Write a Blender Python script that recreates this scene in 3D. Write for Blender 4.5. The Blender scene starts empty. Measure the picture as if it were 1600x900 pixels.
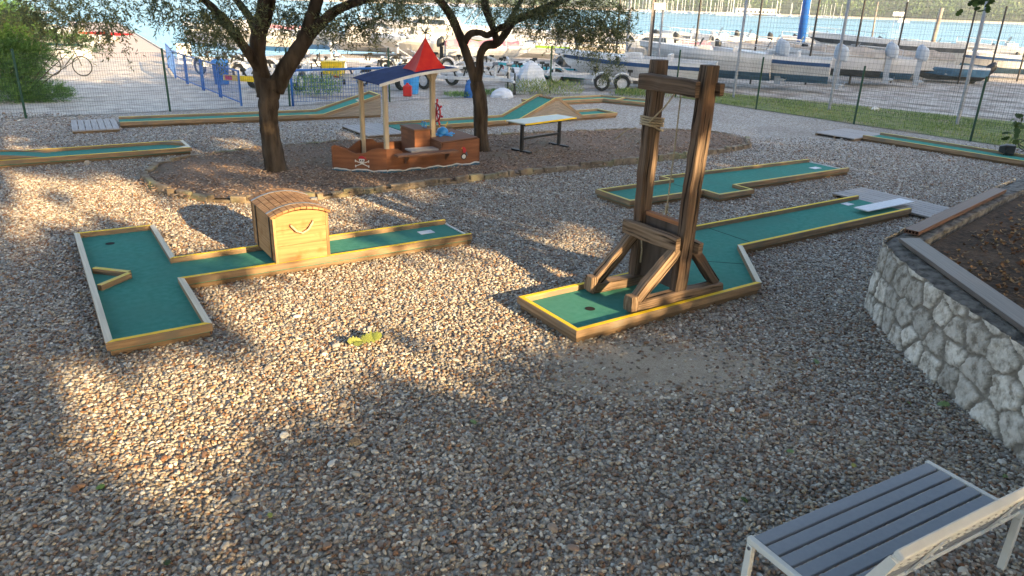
import bpy, bmesh, math, random
import numpy as np
from mathutils import Vector, Matrix
random.seed(7); rng = np.random.default_rng(7)
rad = math.radians
HAZE = 0.00022
S = bpy.context.scene
COL = S.collection

# ------------------------------------------------------------ camera
F, CAMH = 1140.0, 3.1
PIT = math.atan(445/1140.0); ROL = math.atan(95/2900.0)
_f = np.array([0, math.cos(PIT), -math.sin(PIT)]); _r = np.array([1.0, 0, 0]); _u = np.cross(_r, _f)
RR = math.cos(ROL)*_r + math.sin(ROL)*_u
UU = -math.sin(ROL)*_r + math.cos(ROL)*_u
cam = bpy.data.objects.new('camera', bpy.data.cameras.new('camera')); COL.objects.link(cam)
cam.data.sensor_width = 36; cam.data.lens = 36*F/1600
cam.data.clip_start = 0.05; cam.data.clip_end = 6000
cam.matrix_world = Matrix(((RR[0], UU[0], -_f[0], 0), (RR[1], UU[1], -_f[1], 0), (RR[2], UU[2], -_f[2], CAMH), (0, 0, 0, 1)))
S.camera = cam

# ------------------------------------------------------------ sky, sun, exposure
SUN_EL = rad(16.0)
SUN_DIR = np.array([math.cos(SUN_EL)*.707, -math.cos(SUN_EL)*.707, math.sin(SUN_EL)])   # towards the sun
W = bpy.data.worlds.new('World'); S.world = W; W.use_nodes = True
nt = W.node_tree
sky = nt.nodes.new('ShaderNodeTexSky'); sky.sky_type = 'NISHITA'; sky.sun_disc = False
sky.sun_elevation = SUN_EL; sky.sun_rotation = math.atan2(SUN_DIR[0], SUN_DIR[1])
sky.air_density = 1.0; sky.dust_density = 2.4; sky.ozone_density = 1.0
bg = nt.nodes['Background']; bg.inputs['Strength'].default_value = 0.15
nt.links.new(sky.outputs[0], bg.inputs['Color'])
sl = bpy.data.lights.new('sun', 'SUN'); sun = bpy.data.objects.new('sun', sl); COL.objects.link(sun)
sl.energy = 5.0; sl.angle = rad(0.5); sl.color = (1.0, 0.71, 0.37)
sun.rotation_euler = Vector(SUN_DIR).to_track_quat('Z', 'Y').to_euler()
sun.location = (20, -20, 12)
S.view_settings.view_transform = 'Standard'; S.view_settings.look = 'None'
S.view_settings.exposure = 1.78; S.view_settings.gamma = 1
S.view_settings.use_curve_mapping = False

# ------------------------------------------------------------ measuring helpers
def ray(x, y): return _f + RR*(x-800)/F + UU*(450-y)/F
def at(x, y, z=0.0):
    d = ray(x, y); t = (z-CAMH)/d[2]; return Vector((d[0]*t, d[1]*t, z))
def far(x, y, Y):
    d = ray(x, y); t = Y/d[1]; return Vector((d[0]*t, Y, CAMH+d[2]*t))
def seen(P):                                         # points (n,3) -> where the photo would show them
    v = P-np.array([0, 0, CAMH]); z = v@_f
    z = np.where(np.abs(z) < 1e-6, 1e-6, z)
    return 800+F*(v@RR)/z, 450-F*(v@UU)/z, z
def inside(px, py, poly):
    r = np.zeros(len(px), bool); n = len(poly)
    for i in range(n):
        x1, y1 = poly[i][:2]; x2, y2 = poly[(i+1) % n][:2]
        c = ((y1 > py) != (y2 > py))
        with np.errstate(divide='ignore', invalid='ignore'):
            r ^= c & (px < (x2-x1)*(py-y1)/((y2-y1) if y2 != y1 else 1e-9)+x1)
    return r

# ------------------------------------------------------------ materials
def mat(name, c1, c2=None, scale=6.0, rough=0.7, bump=0.0, bscale=None, stretch=(1, 1, 1), coord='Object',
        metal=0.0, spec=0.4, c3=None, big=None, lo=0.35, hi=0.65, detail=5.0, trans=0.0, bdist=0.02):
    m = bpy.data.materials.new(name); m.use_nodes = True
    t = m.node_tree; N = t.nodes; L = t.links
    b = N['Principled BSDF']; b.inputs['Roughness'].default_value = rough; b.inputs['Metallic'].default_value = metal
    b.inputs['Specular IOR Level'].default_value = spec
    if trans: b.inputs['Transmission Weight'].default_value = trans
    c2 = c2 or tuple(x*0.8 for x in c1)
    tc = N.new('ShaderNodeTexCoord'); mp = N.new('ShaderNodeMapping'); mp.inputs['Scale'].default_value = stretch
    L.new(tc.outputs[coord], mp.inputs['Vector'])
    n = N.new('ShaderNodeTexNoise'); n.inputs['Scale'].default_value = scale; n.inputs['Detail'].default_value = detail
    L.new(mp.outputs[0], n.inputs['Vector'])
    r = N.new('ShaderNodeValToRGB'); r.color_ramp.elements[0].position = lo; r.color_ramp.elements[1].position = hi
    r.color_ramp.elements[0].color = (*c1, 1); r.color_ramp.elements[1].color = (*c2, 1)
    if c3:
        e = r.color_ramp.elements.new((lo+hi)/2); e.color = (*c3, 1)
    L.new(n.outputs['Fac'], r.inputs[0])
    out = r.outputs[0]
    if big:                                           # (scale, colour, lo, hi): larger blotches of wear or dirt
        n2 = N.new('ShaderNodeTexNoise'); n2.inputs['Scale'].default_value = big[0]; n2.inputs['Detail'].default_value = 4
        L.new(tc.outputs['Object' if coord == 'UV' else coord], n2.inputs['Vector'])
        r2 = N.new('ShaderNodeMapRange'); r2.inputs[1].default_value = big[2]; r2.inputs[2].default_value = big[3]
        L.new(n2.outputs['Fac'], r2.inputs[0])
        mx = N.new('ShaderNodeMix'); mx.data_type = 'RGBA'; L.new(r2.outputs[0], mx.inputs[0]); L.new(out, mx.inputs[6])
        mx.inputs[7].default_value = (*big[1], 1); out = mx.outputs[2]
    L.new(out, b.inputs['Base Color'])
    if bump:
        n3 = n
        if bscale:
            n3 = N.new('ShaderNodeTexNoise'); n3.inputs['Scale'].default_value = bscale; n3.inputs['Detail'].default_value = 6
            L.new(mp.outputs[0], n3.inputs['Vector'])
        bp = N.new('ShaderNodeBump'); bp.inputs['Strength'].default_value = bump; bp.inputs['Distance'].default_value = bdist
        L.new(n3.outputs['Fac'], bp.inputs['Height']); L.new(bp.outputs[0], b.inputs['Normal'])
    return m

def wood(name, dark, light, rough=0.75, bump=0.4, fine=38.0, along=1.6, big=None, lo=0.3, hi=0.7, crack=None):
    m = mat(name, dark, light, scale=1.0, rough=rough, bump=bump, stretch=(along, fine, 1), coord='UV', lo=lo, hi=hi,
            detail=8, big=big, spec=0.25, bdist=0.006)
    if crack:
        t = m.node_tree; N = t.nodes; L = t.links
        b = N['Principled BSDF']; src = b.inputs['Base Color'].links[0].from_socket
        tc = N.new('ShaderNodeTexCoord'); mp = N.new('ShaderNodeMapping'); mp.inputs['Scale'].default_value = (0.7, 34, 1)
        L.new(tc.outputs['UV'], mp.inputs[0])
        n = N.new('ShaderNodeTexNoise'); n.inputs['Detail'].default_value = 3; n.inputs['Scale'].default_value = 1.6; L.new(mp.outputs[0], n.inputs['Vector'])
        r = N.new('ShaderNodeMapRange'); r.inputs[1].default_value = 0.36; r.inputs[2].default_value = 0.42
        L.new(n.outputs['Fac'], r.inputs[0])
        mx = N.new('ShaderNodeMix'); mx.data_type = 'RGBA'; L.new(r.outputs[0], mx.inputs[0])
        mx.inputs[6].default_value = (*crack, 1); L.new(src, mx.inputs[7]); L.new(mx.outputs[2], b.inputs['Base Color'])
        bp = b.inputs['Normal'].links[0].from_node
        b2 = N.new('ShaderNodeBump'); b2.inputs['Strength'].default_value = 0.8; b2.inputs['Distance'].default_value = 0.02
        L.new(r.outputs[0], b2.inputs['Height']); L.new(bp.outputs[0], b2.inputs['Normal']); L.new(b2.outputs[0], b.inputs['Normal'])
    return m

def pebble_ground(name, scale, cols, bump=0.9, dirt=(0.09, 0.065, 0.045), dirtscale=0.35, dlo=0.5, dhi=0.72, dmax=0.6):
    m = bpy.data.materials.new(name); m.use_nodes = True
    t = m.node_tree; N = t.nodes; L = t.links; b = N['Principled BSDF']; b.inputs['Roughness'].default_value = 0.8
    b.inputs['Specular IOR Level'].default_value = 0.25
    tc = N.new('ShaderNodeTexCoord')
    v = N.new('ShaderNodeTexVoronoi'); v.inputs['Scale'].default_value = scale; L.new(tc.outputs['Object'], v.inputs['Vector'])
    sp = N.new('ShaderNodeSeparateColor'); L.new(v.outputs['Color'], sp.inputs[0])
    r = N.new('ShaderNodeValToRGB'); r.color_ramp.interpolation = 'LINEAR'
    els = r.color_ramp.elements
    while len(els) < len(cols): els.new(0.5)
    for i, c in enumerate(cols):
        els[i].position = i/(len(cols)-1); els[i].color = (*c, 1)
    L.new(sp.outputs[0], r.inputs[0])
    n = N.new('ShaderNodeTexNoise'); n.inputs['Scale'].default_value = dirtscale; n.inputs['Detail'].default_value = 6
    L.new(tc.outputs['Object'], n.inputs['Vector'])
    mr = N.new('ShaderNodeMapRange'); mr.inputs[1].default_value = dlo; mr.inputs[2].default_value = dhi; mr.inputs[4].default_value = dmax
    L.new(n.outputs['Fac'], mr.inputs[0])
    mx = N.new('ShaderNodeMix'); mx.data_type = 'RGBA'; L.new(mr.outputs[0], mx.inputs[0]); L.new(r.outputs[0], mx.inputs[6])
    mx.inputs[7].default_value = (*dirt, 1); L.new(mx.outputs[2], b.inputs['Base Color'])
    bp = N.new('ShaderNodeBump'); bp.inputs['Strength'].default_value = bump; bp.inputs['Distance'].default_value = 0.5/scale
    bp.invert = True
    L.new(v.outputs['Distance'], bp.inputs['Height']); L.new(bp.outputs[0], b.inputs['Normal'])
    return m

def random_mat(name, cols, rough=0.7, spec=0.3, subs=0.0):      # one colour per instance
    m = bpy.data.materials.new(name); m.use_nodes = True
    t = m.node_tree; N = t.nodes; L = t.links; b = N['Principled BSDF']; b.inputs['Roughness'].default_value = rough
    b.inputs['Specular IOR Level'].default_value = spec
    oi = N.new('ShaderNodeObjectInfo'); r = N.new('ShaderNodeValToRGB'); els = r.color_ramp.elements
    while len(els) < len(cols): els.new(0.5)
    for i, c in enumerate(cols):
        els[i].position = i/(len(cols)-1); els[i].color = (*c, 1)
    L.new(oi.outputs['Random'], r.inputs[0]); L.new(r.outputs[0], b.inputs['Base Color'])
    return m

def leaf_mat(name, cols, rough=0.55, transl=0.35):               # colour from a per-face attribute 'tint'
    m = bpy.data.materials.new(name); m.use_nodes = True
    t = m.node_tree; N = t.nodes; L = t.links; b = N['Principled BSDF']; b.inputs['Roughness'].default_value = rough
    b.inputs['Specular IOR Level'].default_value = 0.3
    a = N.new('ShaderNodeAttribute'); a.attribute_name = 'tint'
    r = N.new('ShaderNodeValToRGB'); els = r.color_ramp.elements
    while len(els) < len(cols): els.new(0.5)
    for i, c in enumerate(cols):
        els[i].position = i/(len(cols)-1); els[i].color = (*c, 1)
    L.new(a.outputs['Fac'], r.inputs[0]); L.new(r.outputs[0], b.inputs['Base Color'])
    tr = N.new('ShaderNodeBsdfTranslucent'); L.new(r.outputs[0], tr.inputs['Color'])
    mx = N.new('ShaderNodeMixShader'); mx.inputs[0].default_value = transl
    L.new(b.outputs[0], mx.inputs[1]); L.new(tr.outputs[0], mx.inputs[2]); L.new(mx.outputs[0], N['Material Output'].inputs[0])
    return m

M = {}
M['lane_wood'] = wood('lane_wood', (0.2, 0.125, 0.07), (0.42, 0.29, 0.17), big=(3, (0.2, 0.165, 0.125), 0.42, 0.7), fine=30)
M['base_wood'] = wood('base_wood', (0.13, 0.085, 0.05), (0.26, 0.18, 0.11))
M['pale_wood'] = wood('pale_wood', (0.6, 0.53, 0.41), (0.78, 0.71, 0.57), bump=0.2)
M['grey_wood'] = wood('grey_wood', (0.2, 0.17, 0.14), (0.36, 0.32, 0.27))
M['deck_wood'] = wood('deck_wood', (0.3, 0.28, 0.27), (0.46, 0.43, 0.41))
M['yellow'] = mat('yellow_paint', (0.82, 0.55, 0.006), (0.84, 0.6, 0.02), scale=8, rough=0.6, big=(9, (0.5, 0.37, 0.12), 0.62, 0.78))
M['faded_yellow'] = mat('faded_yellow_paint', (0.66, 0.52, 0.08), (0.62, 0.52, 0.2), scale=8, rough=0.7)
M['felt'] = mat('green_felt', (0.055, 0.23, 0.18), (0.075, 0.275, 0.225), scale=14, rough=0.95, bump=0.15, bscale=300, spec=0.1, big=(1.3, (0.075, 0.225, 0.18), 0.42, 0.75), bdist=0.003)
M['felt_seam'] = mat('felt_seam', (0.008, 0.05, 0.035), rough=0.9)
M['hole'] = mat('hole_black', (0.008, 0.008, 0.008), rough=0.9)
M['white'] = mat('white_paint', (0.75, 0.75, 0.74), (0.62, 0.62, 0.6), scale=5, rough=0.5)
M['card'] = mat('white_card', (0.7, 0.72, 0.75), (0.6, 0.62, 0.66), scale=20, rough=0.5)
M['chest_wood'] = wood('chest_wood', (0.3, 0.15, 0.065), (0.47, 0.27, 0.13), fine=28, along=1.0, bump=0.25, lo=.3, hi=.66, big=(6, (0.3, 0.14, 0.05), 0.55, 0.75))
M['chest_dark'] = wood('chest_lid_wood', (0.2, 0.1, 0.045), (0.46, 0.28, 0.14), fine=17, along=1.0, bump=0.3, lo=.36, hi=.62, big=(2.5, (0.22, 0.12, 0.06), 0.45, 0.7))
M['iron'] = mat('dark_iron', (0.035, 0.035, 0.04), (0.07, 0.065, 0.06), scale=12, rough=0.5, metal=0.6)
M['strap'] = mat('grey_steel_strap', (0.16, 0.17, 0.2), (0.25, 0.26, 0.3), scale=12, rough=0.4, metal=0.7)
M['old_wood'] = wood('old_timber', (0.045, 0.032, 0.024), (0.21, 0.148, 0.108), fine=75, along=1.3, bump=1.0, crack=(0.012, 0.007, 0.005), big=(2.6, (0.11, 0.062, 0.04), 0.5, 0.75))
M['brace_wood'] = wood('brace_timber', (0.1, 0.064, 0.04), (0.33, 0.235, 0.165), fine=75, along=1.3, bump=1.0, crack=(0.02, 0.012, 0.008))
M['blade'] = wood('blade_board', (0.06, 0.045, 0.038), (0.13, 0.1, 0.085), fine=10, bump=0.3)
M['redwood'] = wood('red_brown_bar', (0.28, 0.11, 0.05), (0.42, 0.2, 0.1), bump=0.3)
M['rope'] = mat('rope', (0.36, 0.29, 0.19), (0.5, 0.43, 0.31), scale=60, rough=0.95, bump=0.5)
M['hull_brown'] = wood('playboat_boards', (0.17, 0.066, 0.032), (0.29, 0.12, 0.058), fine=14, bump=0.2, big=(3, (0.15, 0.07, 0.045), 0.45, 0.75))
M['seat_brown'] = wood('playboat_seat', (0.14, 0.07, 0.045), (0.24, 0.13, 0.085), bump=0.25)
M['post_pale'] = wood('pale_post', (0.36, 0.29, 0.2), (0.55, 0.47, 0.35), bump=0.25)
M['navy_roof'] = mat('navy_plastic_roof', (0.008, 0.025, 0.12), (0.016, 0.04, 0.17), scale=5, rough=0.75, spec=0.1)
M['red_cloth'] = mat('red_cloth', (0.62, 0.012, 0.008), (0.7, 0.03, 0.012), scale=7, rough=0.7)
M['red'] = mat('red_plastic', (0.42, 0.015, 0.03), (0.5, 0.03, 0.04), rough=0.35)
M['blue_toy'] = mat('blue_plastic', (0.03, 0.23, 0.6), (0.05, 0.3, 0.66), rough=0.35)
M['wave_white'] = mat('painted_white', (0.75, 0.75, 0.72), rough=0.5)
M['wave_blue'] = mat('painted_blue', (0.04, 0.14, 0.22), rough=0.5)
M['black'] = mat('black_paint', (0.012, 0.012, 0.014), (0.03, 0.03, 0.032), rough=0.45)
M['table_top'] = mat('table_top_white', (0.55, 0.6, 0.52), (0.68, 0.7, 0.64), scale=3, rough=0.5)
M['bark'] = mat('olive_bark', (0.022, 0.017, 0.013), (0.1, 0.078, 0.06), scale=7, rough=0.95, bump=1.0, bscale=14, stretch=(1, 1, 0.22), spec=0.15, bdist=0.05)
M['olive'] = leaf_mat('olive_leaves', [(0.055, 0.075, 0.036), (0.105, 0.13, 0.065), (0.19, 0.21, 0.105), (0.36, 0.35, 0.13)])
M['oak'] = leaf_mat('oak_leaves', [(0.03, 0.06, 0.018), (0.06, 0.11, 0.03), (0.1, 0.16, 0.045)])
M['tamarisk'] = leaf_mat('tamarisk_fronds', [(0.05, 0.12, 0.035), (0.1, 0.21, 0.055), (0.17, 0.3, 0.08), (0.26, 0.4, 0.12)])
M['fallen'] = leaf_mat('fallen_leaf', [(0.3, 0.36, 0.08), (0.42, 0.46, 0.14), (0.5, 0.5, 0.2)])
M['fallen_green'] = leaf_mat('fallen_green_leaf', [(0.1, 0.22, 0.06), (0.2, 0.32, 0.12), (0.3, 0.4, 0.2)])
M['dry'] = random_mat('dry_leaves', [(0.09, 0.045, 0.025), (0.18, 0.09, 0.045), (0.28, 0.15, 0.07), (0.36, 0.24, 0.12), (0.2, 0.14, 0.09)], rough=0.8)
M['chip'] = random_mat('bark_chips', [(0.1, 0.068, 0.052), (0.21, 0.14, 0.1), (0.3, 0.19, 0.13), (0.4, 0.29, 0.21), (0.36, 0.31, 0.26)], rough=0.85)
M['pebble'] = random_mat('pebbles', [(0.1, 0.06, 0.04), (0.25, 0.22, 0.19), (0.36, 0.32, 0.27), (0.2, 0.1, 0.055), (0.4, 0.38, 0.34), (0.46, 0.38, 0.27), (0.15, 0.14, 0.13), (0.6, 0.56, 0.48), (0.09, 0.075, 0.065), (0.3, 0.17, 0.095), (0.3, 0.285, 0.26), (0.72, 0.69, 0.62), (0.21, 0.2, 0.19), (0.48, 0.45, 0.4)], rough=0.6, spec=0.35)
M['gravel'] = pebble_ground('gravel', 34, [(0.13, 0.1, 0.08), (0.26, 0.235, 0.205), (0.38, 0.35, 0.315), (0.26, 0.2, 0.145), (0.5, 0.47, 0.43), (0.36, 0.33, 0.29), (0.62, 0.59, 0.54)], dirt=(0.2, 0.15, 0.11), dmax=.5)
M['gravel_bed'] = mat('gravel_bed', (0.05, 0.035, 0.025), (0.12, 0.09, 0.065), scale=18, rough=0.95, bump=0.5)
M['paving'] = pebble_ground('rough_paving', 3.2, [(0.36, 0.33, 0.3), (0.48, 0.445, 0.4), (0.43, 0.39, 0.35), (0.58, 0.54, 0.48)], bump=0.5, dirt=(0.26, 0.225, 0.19), dirtscale=1.2)
M['lot'] = pebble_ground('gravel_lot', 9, [(0.32, 0.29, 0.26), (0.45, 0.415, 0.375), (0.54, 0.5, 0.46)], bump=0.5, dirt=(0.2, 0.16, 0.13), dirtscale=0.9, dlo=0.45, dhi=0.62, dmax=0.75)
M['mulch'] = mat('mulch', (0.095, 0.064, 0.048), (0.32, 0.235, 0.175), c3=(0.2, 0.14, 0.102), scale=30, rough=0.95, bump=1.0, bscale=45, lo=0.3, hi=0.7, big=(0.8, (0.16, 0.13, 0.09), 0.5, 0.72), bdist=0.04)
M['soil'] = mat('soil', (0.035, 0.022, 0.014), (0.12, 0.075, 0.045), scale=14, rough=0.95, bump=1.0, bscale=30, big=(2, (0.14, 0.085, 0.05), 0.5, 0.7), bdist=0.05)
M['grass_ground'] = mat('grass_ground', (0.12, 0.16, 0.05), (0.22, 0.25, 0.09), scale=3, rough=0.95, bump=0.4, bscale=40, big=(0.9, (0.3, 0.25, 0.15), 0.5, 0.7))
M['blade_grass'] = leaf_mat('grass_blades', [(0.1, 0.16, 0.04), (0.18, 0.26, 0.065), (0.28, 0.34, 0.1), (0.42, 0.38, 0.17)])
M['kerb'] = mat('kerb_stone', (0.14, 0.105, 0.075), (0.3, 0.24, 0.17), scale=6, rough=0.9, bump=0.7, bscale=20, big=(1.7, (0.24, 0.24, 0.13), 0.5, 0.7))
M['fence_green'] = mat('green_coated_steel', (0.008, 0.045, 0.028), (0.012, 0.06, 0.038), rough=0.45)
M['wire'] = mat('green_wire', (0.02, 0.05, 0.042), rough=0.5)
M['grey_wire'] = mat('grey_wire', (0.05, 0.07, 0.08), rough=0.5)
M['galv'] = mat('galvanised_steel', (0.46, 0.48, 0.51), (0.6, 0.62, 0.65), scale=9, rough=0.5, metal=0.15)
M['grey_pole'] = mat('grey_pole', (0.25, 0.27, 0.31), (0.33, 0.35, 0.39), scale=6, rough=0.5)
M['rail_blue'] = mat('blue_paint', (0.01, 0.085, 0.33), (0.02, 0.12, 0.4), scale=7, rough=0.5, big=(4, (0.05, 0.16, 0.36), 0.55, 0.8))
M['mesh_blue'] = mat('blue_wire', (0.02, 0.1, 0.33), rough=0.5)
M['crane_blue'] = mat('crane_blue', (0.01, 0.09, 0.4), (0.015, 0.12, 0.45), rough=0.5)
M['weathered'] = wood('weathered_pole', (0.2, 0.17, 0.145), (0.38, 0.34, 0.3), fine=8)
M['capping'] = wood('composite_board', (0.12, 0.105, 0.1), (0.2, 0.175, 0.165), fine=60, rough=0.4, bump=0.12)
M['capping_brown'] = wood('brown_composite_board', (0.12, 0.07, 0.055), (0.19, 0.115, 0.09), fine=60, rough=0.45, bump=0.12)
M['slat'] = mat('grey_blue_slat', (0.23, 0.255, 0.3), (0.255, 0.28, 0.325), scale=30, rough=0.38, stretch=(1, 1, 1))
M['frame_white'] = mat('white_powder_coat', (0.66, 0.66, 0.63), (0.72, 0.72, 0.69), scale=14, rough=0.35)
M['gel'] = mat('boat_white', (0.62, 0.63, 0.645), (0.54, 0.55, 0.57), scale=2.5, rough=0.3)
M['gel_warm'] = mat('boat_cream', (0.6, 0.56, 0.48), (0.52, 0.48, 0.41), scale=2.5, rough=0.35)
M['navy'] = mat('boat_navy', (0.02, 0.06, 0.17), (0.03, 0.08, 0.2), rough=0.35)
M['antifoul'] = mat('boat_blue_bottom', (0.05, 0.14, 0.26), (0.09, 0.2, 0.32), scale=4, rough=0.7)
M['dark_bottom'] = mat('boat_dark_bottom', (0.05, 0.06, 0.07), (0.1, 0.11, 0.12), scale=4, rough=0.7)
M['grey_hull'] = mat('boat_grey', (0.42, 0.44, 0.46), (0.5, 0.52, 0.54), scale=3, rough=0.4)
M['turq'] = mat('turquoise', (0.03, 0.36, 0.45), (0.05, 0.42, 0.5), rough=0.4)
M['lime'] = mat('lime_green', (0.3, 0.55, 0.06), rough=0.5)
M['pink'] = mat('pink_cover', (0.65, 0.28, 0.3), rough=0.6)
M['tan_cover'] = mat('tan_cover', (0.32, 0.27, 0.22), (0.42, 0.36, 0.3), scale=3, rough=0.85)
M['glass'] = mat('smoked_glass', (0.03, 0.04, 0.05), rough=0.12, spec=0.7)
M['motor_grey'] = mat('outboard_grey', (0.28, 0.34, 0.42), (0.34, 0.4, 0.48), rough=0.35)
M['motor_black'] = mat('outboard_black', (0.02, 0.024, 0.03), rough=0.35)
M['tyre'] = mat('tyre', (0.016, 0.016, 0.017), (0.03, 0.03, 0.03), rough=0.85)
M['board_yellow'] = mat('light_board_yellow', (0.7, 0.5, 0.02), rough=0.5)
M['board_red'] = mat('reflector_red', (0.5, 0.02, 0.02), rough=0.4)
M['sheet'] = mat('pale_blue_sheet', (0.45, 0.5, 0.58), (0.58, 0.62, 0.68), scale=6, rough=0.7)
M['pier_deck'] = wood('pier_planks', (0.4, 0.33, 0.29), (0.52, 0.44, 0.39), fine=5, along=0.4, bump=0.2)
M['concrete'] = mat('concrete', (0.3, 0.28, 0.26), (0.42, 0.4, 0.37), scale=2, rough=0.9, bump=0.3, bscale=12)
M['mortar'] = mat('rough_mortar', (0.1, 0.09, 0.078), (0.3, 0.275, 0.24), scale=9, rough=0.95, bump=1.0, bscale=40, detail=9, bdist=0.03)
M['hill'] = mat('hillside', (0.03, 0.05, 0.02), (0.07, 0.09, 0.04), scale=0.06, rough=1)
M['shore'] = mat('shore_rock', (0.36, 0.31, 0.25), (0.5, 0.44, 0.36), scale=0.3, rough=1)
M['wood_far'] = leaf_mat('far_wood_leaves', [(0.03, 0.065, 0.025), (0.06, 0.115, 0.04), (0.1, 0.165, 0.055), (0.16, 0.2, 0.075)], transl=0.2)

def water_mat():
    m = bpy.data.materials.new('sea_water'); m.use_nodes = True
    t = m.node_tree; N = t.nodes; L = t.links; b = N['Principled BSDF']
    b.inputs['Base Color'].default_value = (0.1, 0.37, 0.6, 1); b.inputs['Roughness'].default_value = 0.2
    b.inputs['IOR'].default_value = 1.33
    tc = N.new('ShaderNodeTexCoord'); mp = N.new('ShaderNodeMapping'); mp.inputs['Scale'].default_value = (0.35, 1, 1); L.new(tc.outputs['Object'], mp.inputs[0])
    n = N.new('ShaderNodeTexNoise'); n.inputs['Scale'].default_value = 0.9; n.inputs['Detail'].default_value = 5; L.new(mp.outputs[0], n.inputs['Vector'])
    bp = N.new('ShaderNodeBump'); bp.inputs['Strength'].default_value = 0.12; bp.inputs['Distance'].default_value = 0.1
    L.new(n.outputs['Fac'], bp.inputs['Height']); L.new(bp.outputs[0], b.inputs['Normal'])
    return m
M['sea'] = water_mat()

def stone_wall_mat():
    m = bpy.data.materials.new('stone_and_mortar'); m.use_nodes = True
    t = m.node_tree; N = t.nodes; L = t.links; b = N['Principled BSDF']; b.inputs['Roughness'].default_value = 0.9
    b.inputs['Specular IOR Level'].default_value = 0.2
    a = N.new('ShaderNodeAttribute'); a.attribute_name = 'stone'      # 0 mortar, 1 stone
    k = N.new('ShaderNodeAttribute'); k.attribute_name = 'tone'
    tc = N.new('ShaderNodeTexCoord')
    n = N.new('ShaderNodeTexNoise'); n.inputs['Scale'].default_value = 11; n.inputs['Detail'].default_value = 8; n.inputs['Roughness'].default_value = 0.65; L.new(tc.outputs['Object'], n.inputs['Vector'])
    r = N.new('ShaderNodeValToRGB'); e = r.color_ramp.elements
    e[0].position = 0.36; e[0].color = (0.26, 0.235, 0.2, 1); e[1].position = 0.58; e[1].color = (0.72, 0.69, 0.64, 1)
    x = e.new(0.47); x.color = (0.52, 0.49, 0.44, 1)
    L.new(n.outputs['Fac'], r.inputs[0])
    hs = N.new('ShaderNodeHueSaturation'); L.new(r.outputs[0], hs.inputs['Color'])
    ml = N.new('ShaderNodeMath'); ml.operation = 'MULTIPLY_ADD'; ml.inputs[1].default_value = 0.5; ml.inputs[2].default_value = 0.72
    L.new(k.outputs['Fac'], ml.inputs[0]); L.new(ml.outputs[0], hs.inputs['Value'])
    r2 = N.new('ShaderNodeValToRGB'); r2.color_ramp.elements[0].position = 0.35; r2.color_ramp.elements[0].color = (0.16, 0.145, 0.125, 1)
    r2.color_ramp.elements[1].position = 0.7; r2.color_ramp.elements[1].color = (0.34, 0.31, 0.27, 1); L.new(n.outputs['Fac'], r2.inputs[0])
    mx = N.new('ShaderNodeMix'); mx.data_type = 'RGBA'; L.new(a.outputs['Fac'], mx.inputs[0]); L.new(r2.outputs[0], mx.inputs[6]); L.new(hs.outputs[0], mx.inputs[7])
    L.new(mx.outputs[2], b.inputs['Base Color'])
    bp = N.new('ShaderNodeBump'); bp.inputs['Strength'].default_value = 0.9; bp.inputs['Distance'].default_value = 0.014
    n2 = N.new('ShaderNodeTexNoise'); n2.inputs['Scale'].default_value = 34; n2.inputs['Detail'].default_value = 8; L.new(tc.outputs['Object'], n2.inputs['Vector'])
    L.new(n2.outputs['Fac'], bp.inputs['Height']); L.new(bp.outputs[0], b.inputs['Normal'])
    return m
M['stone'] = stone_wall_mat()

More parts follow.
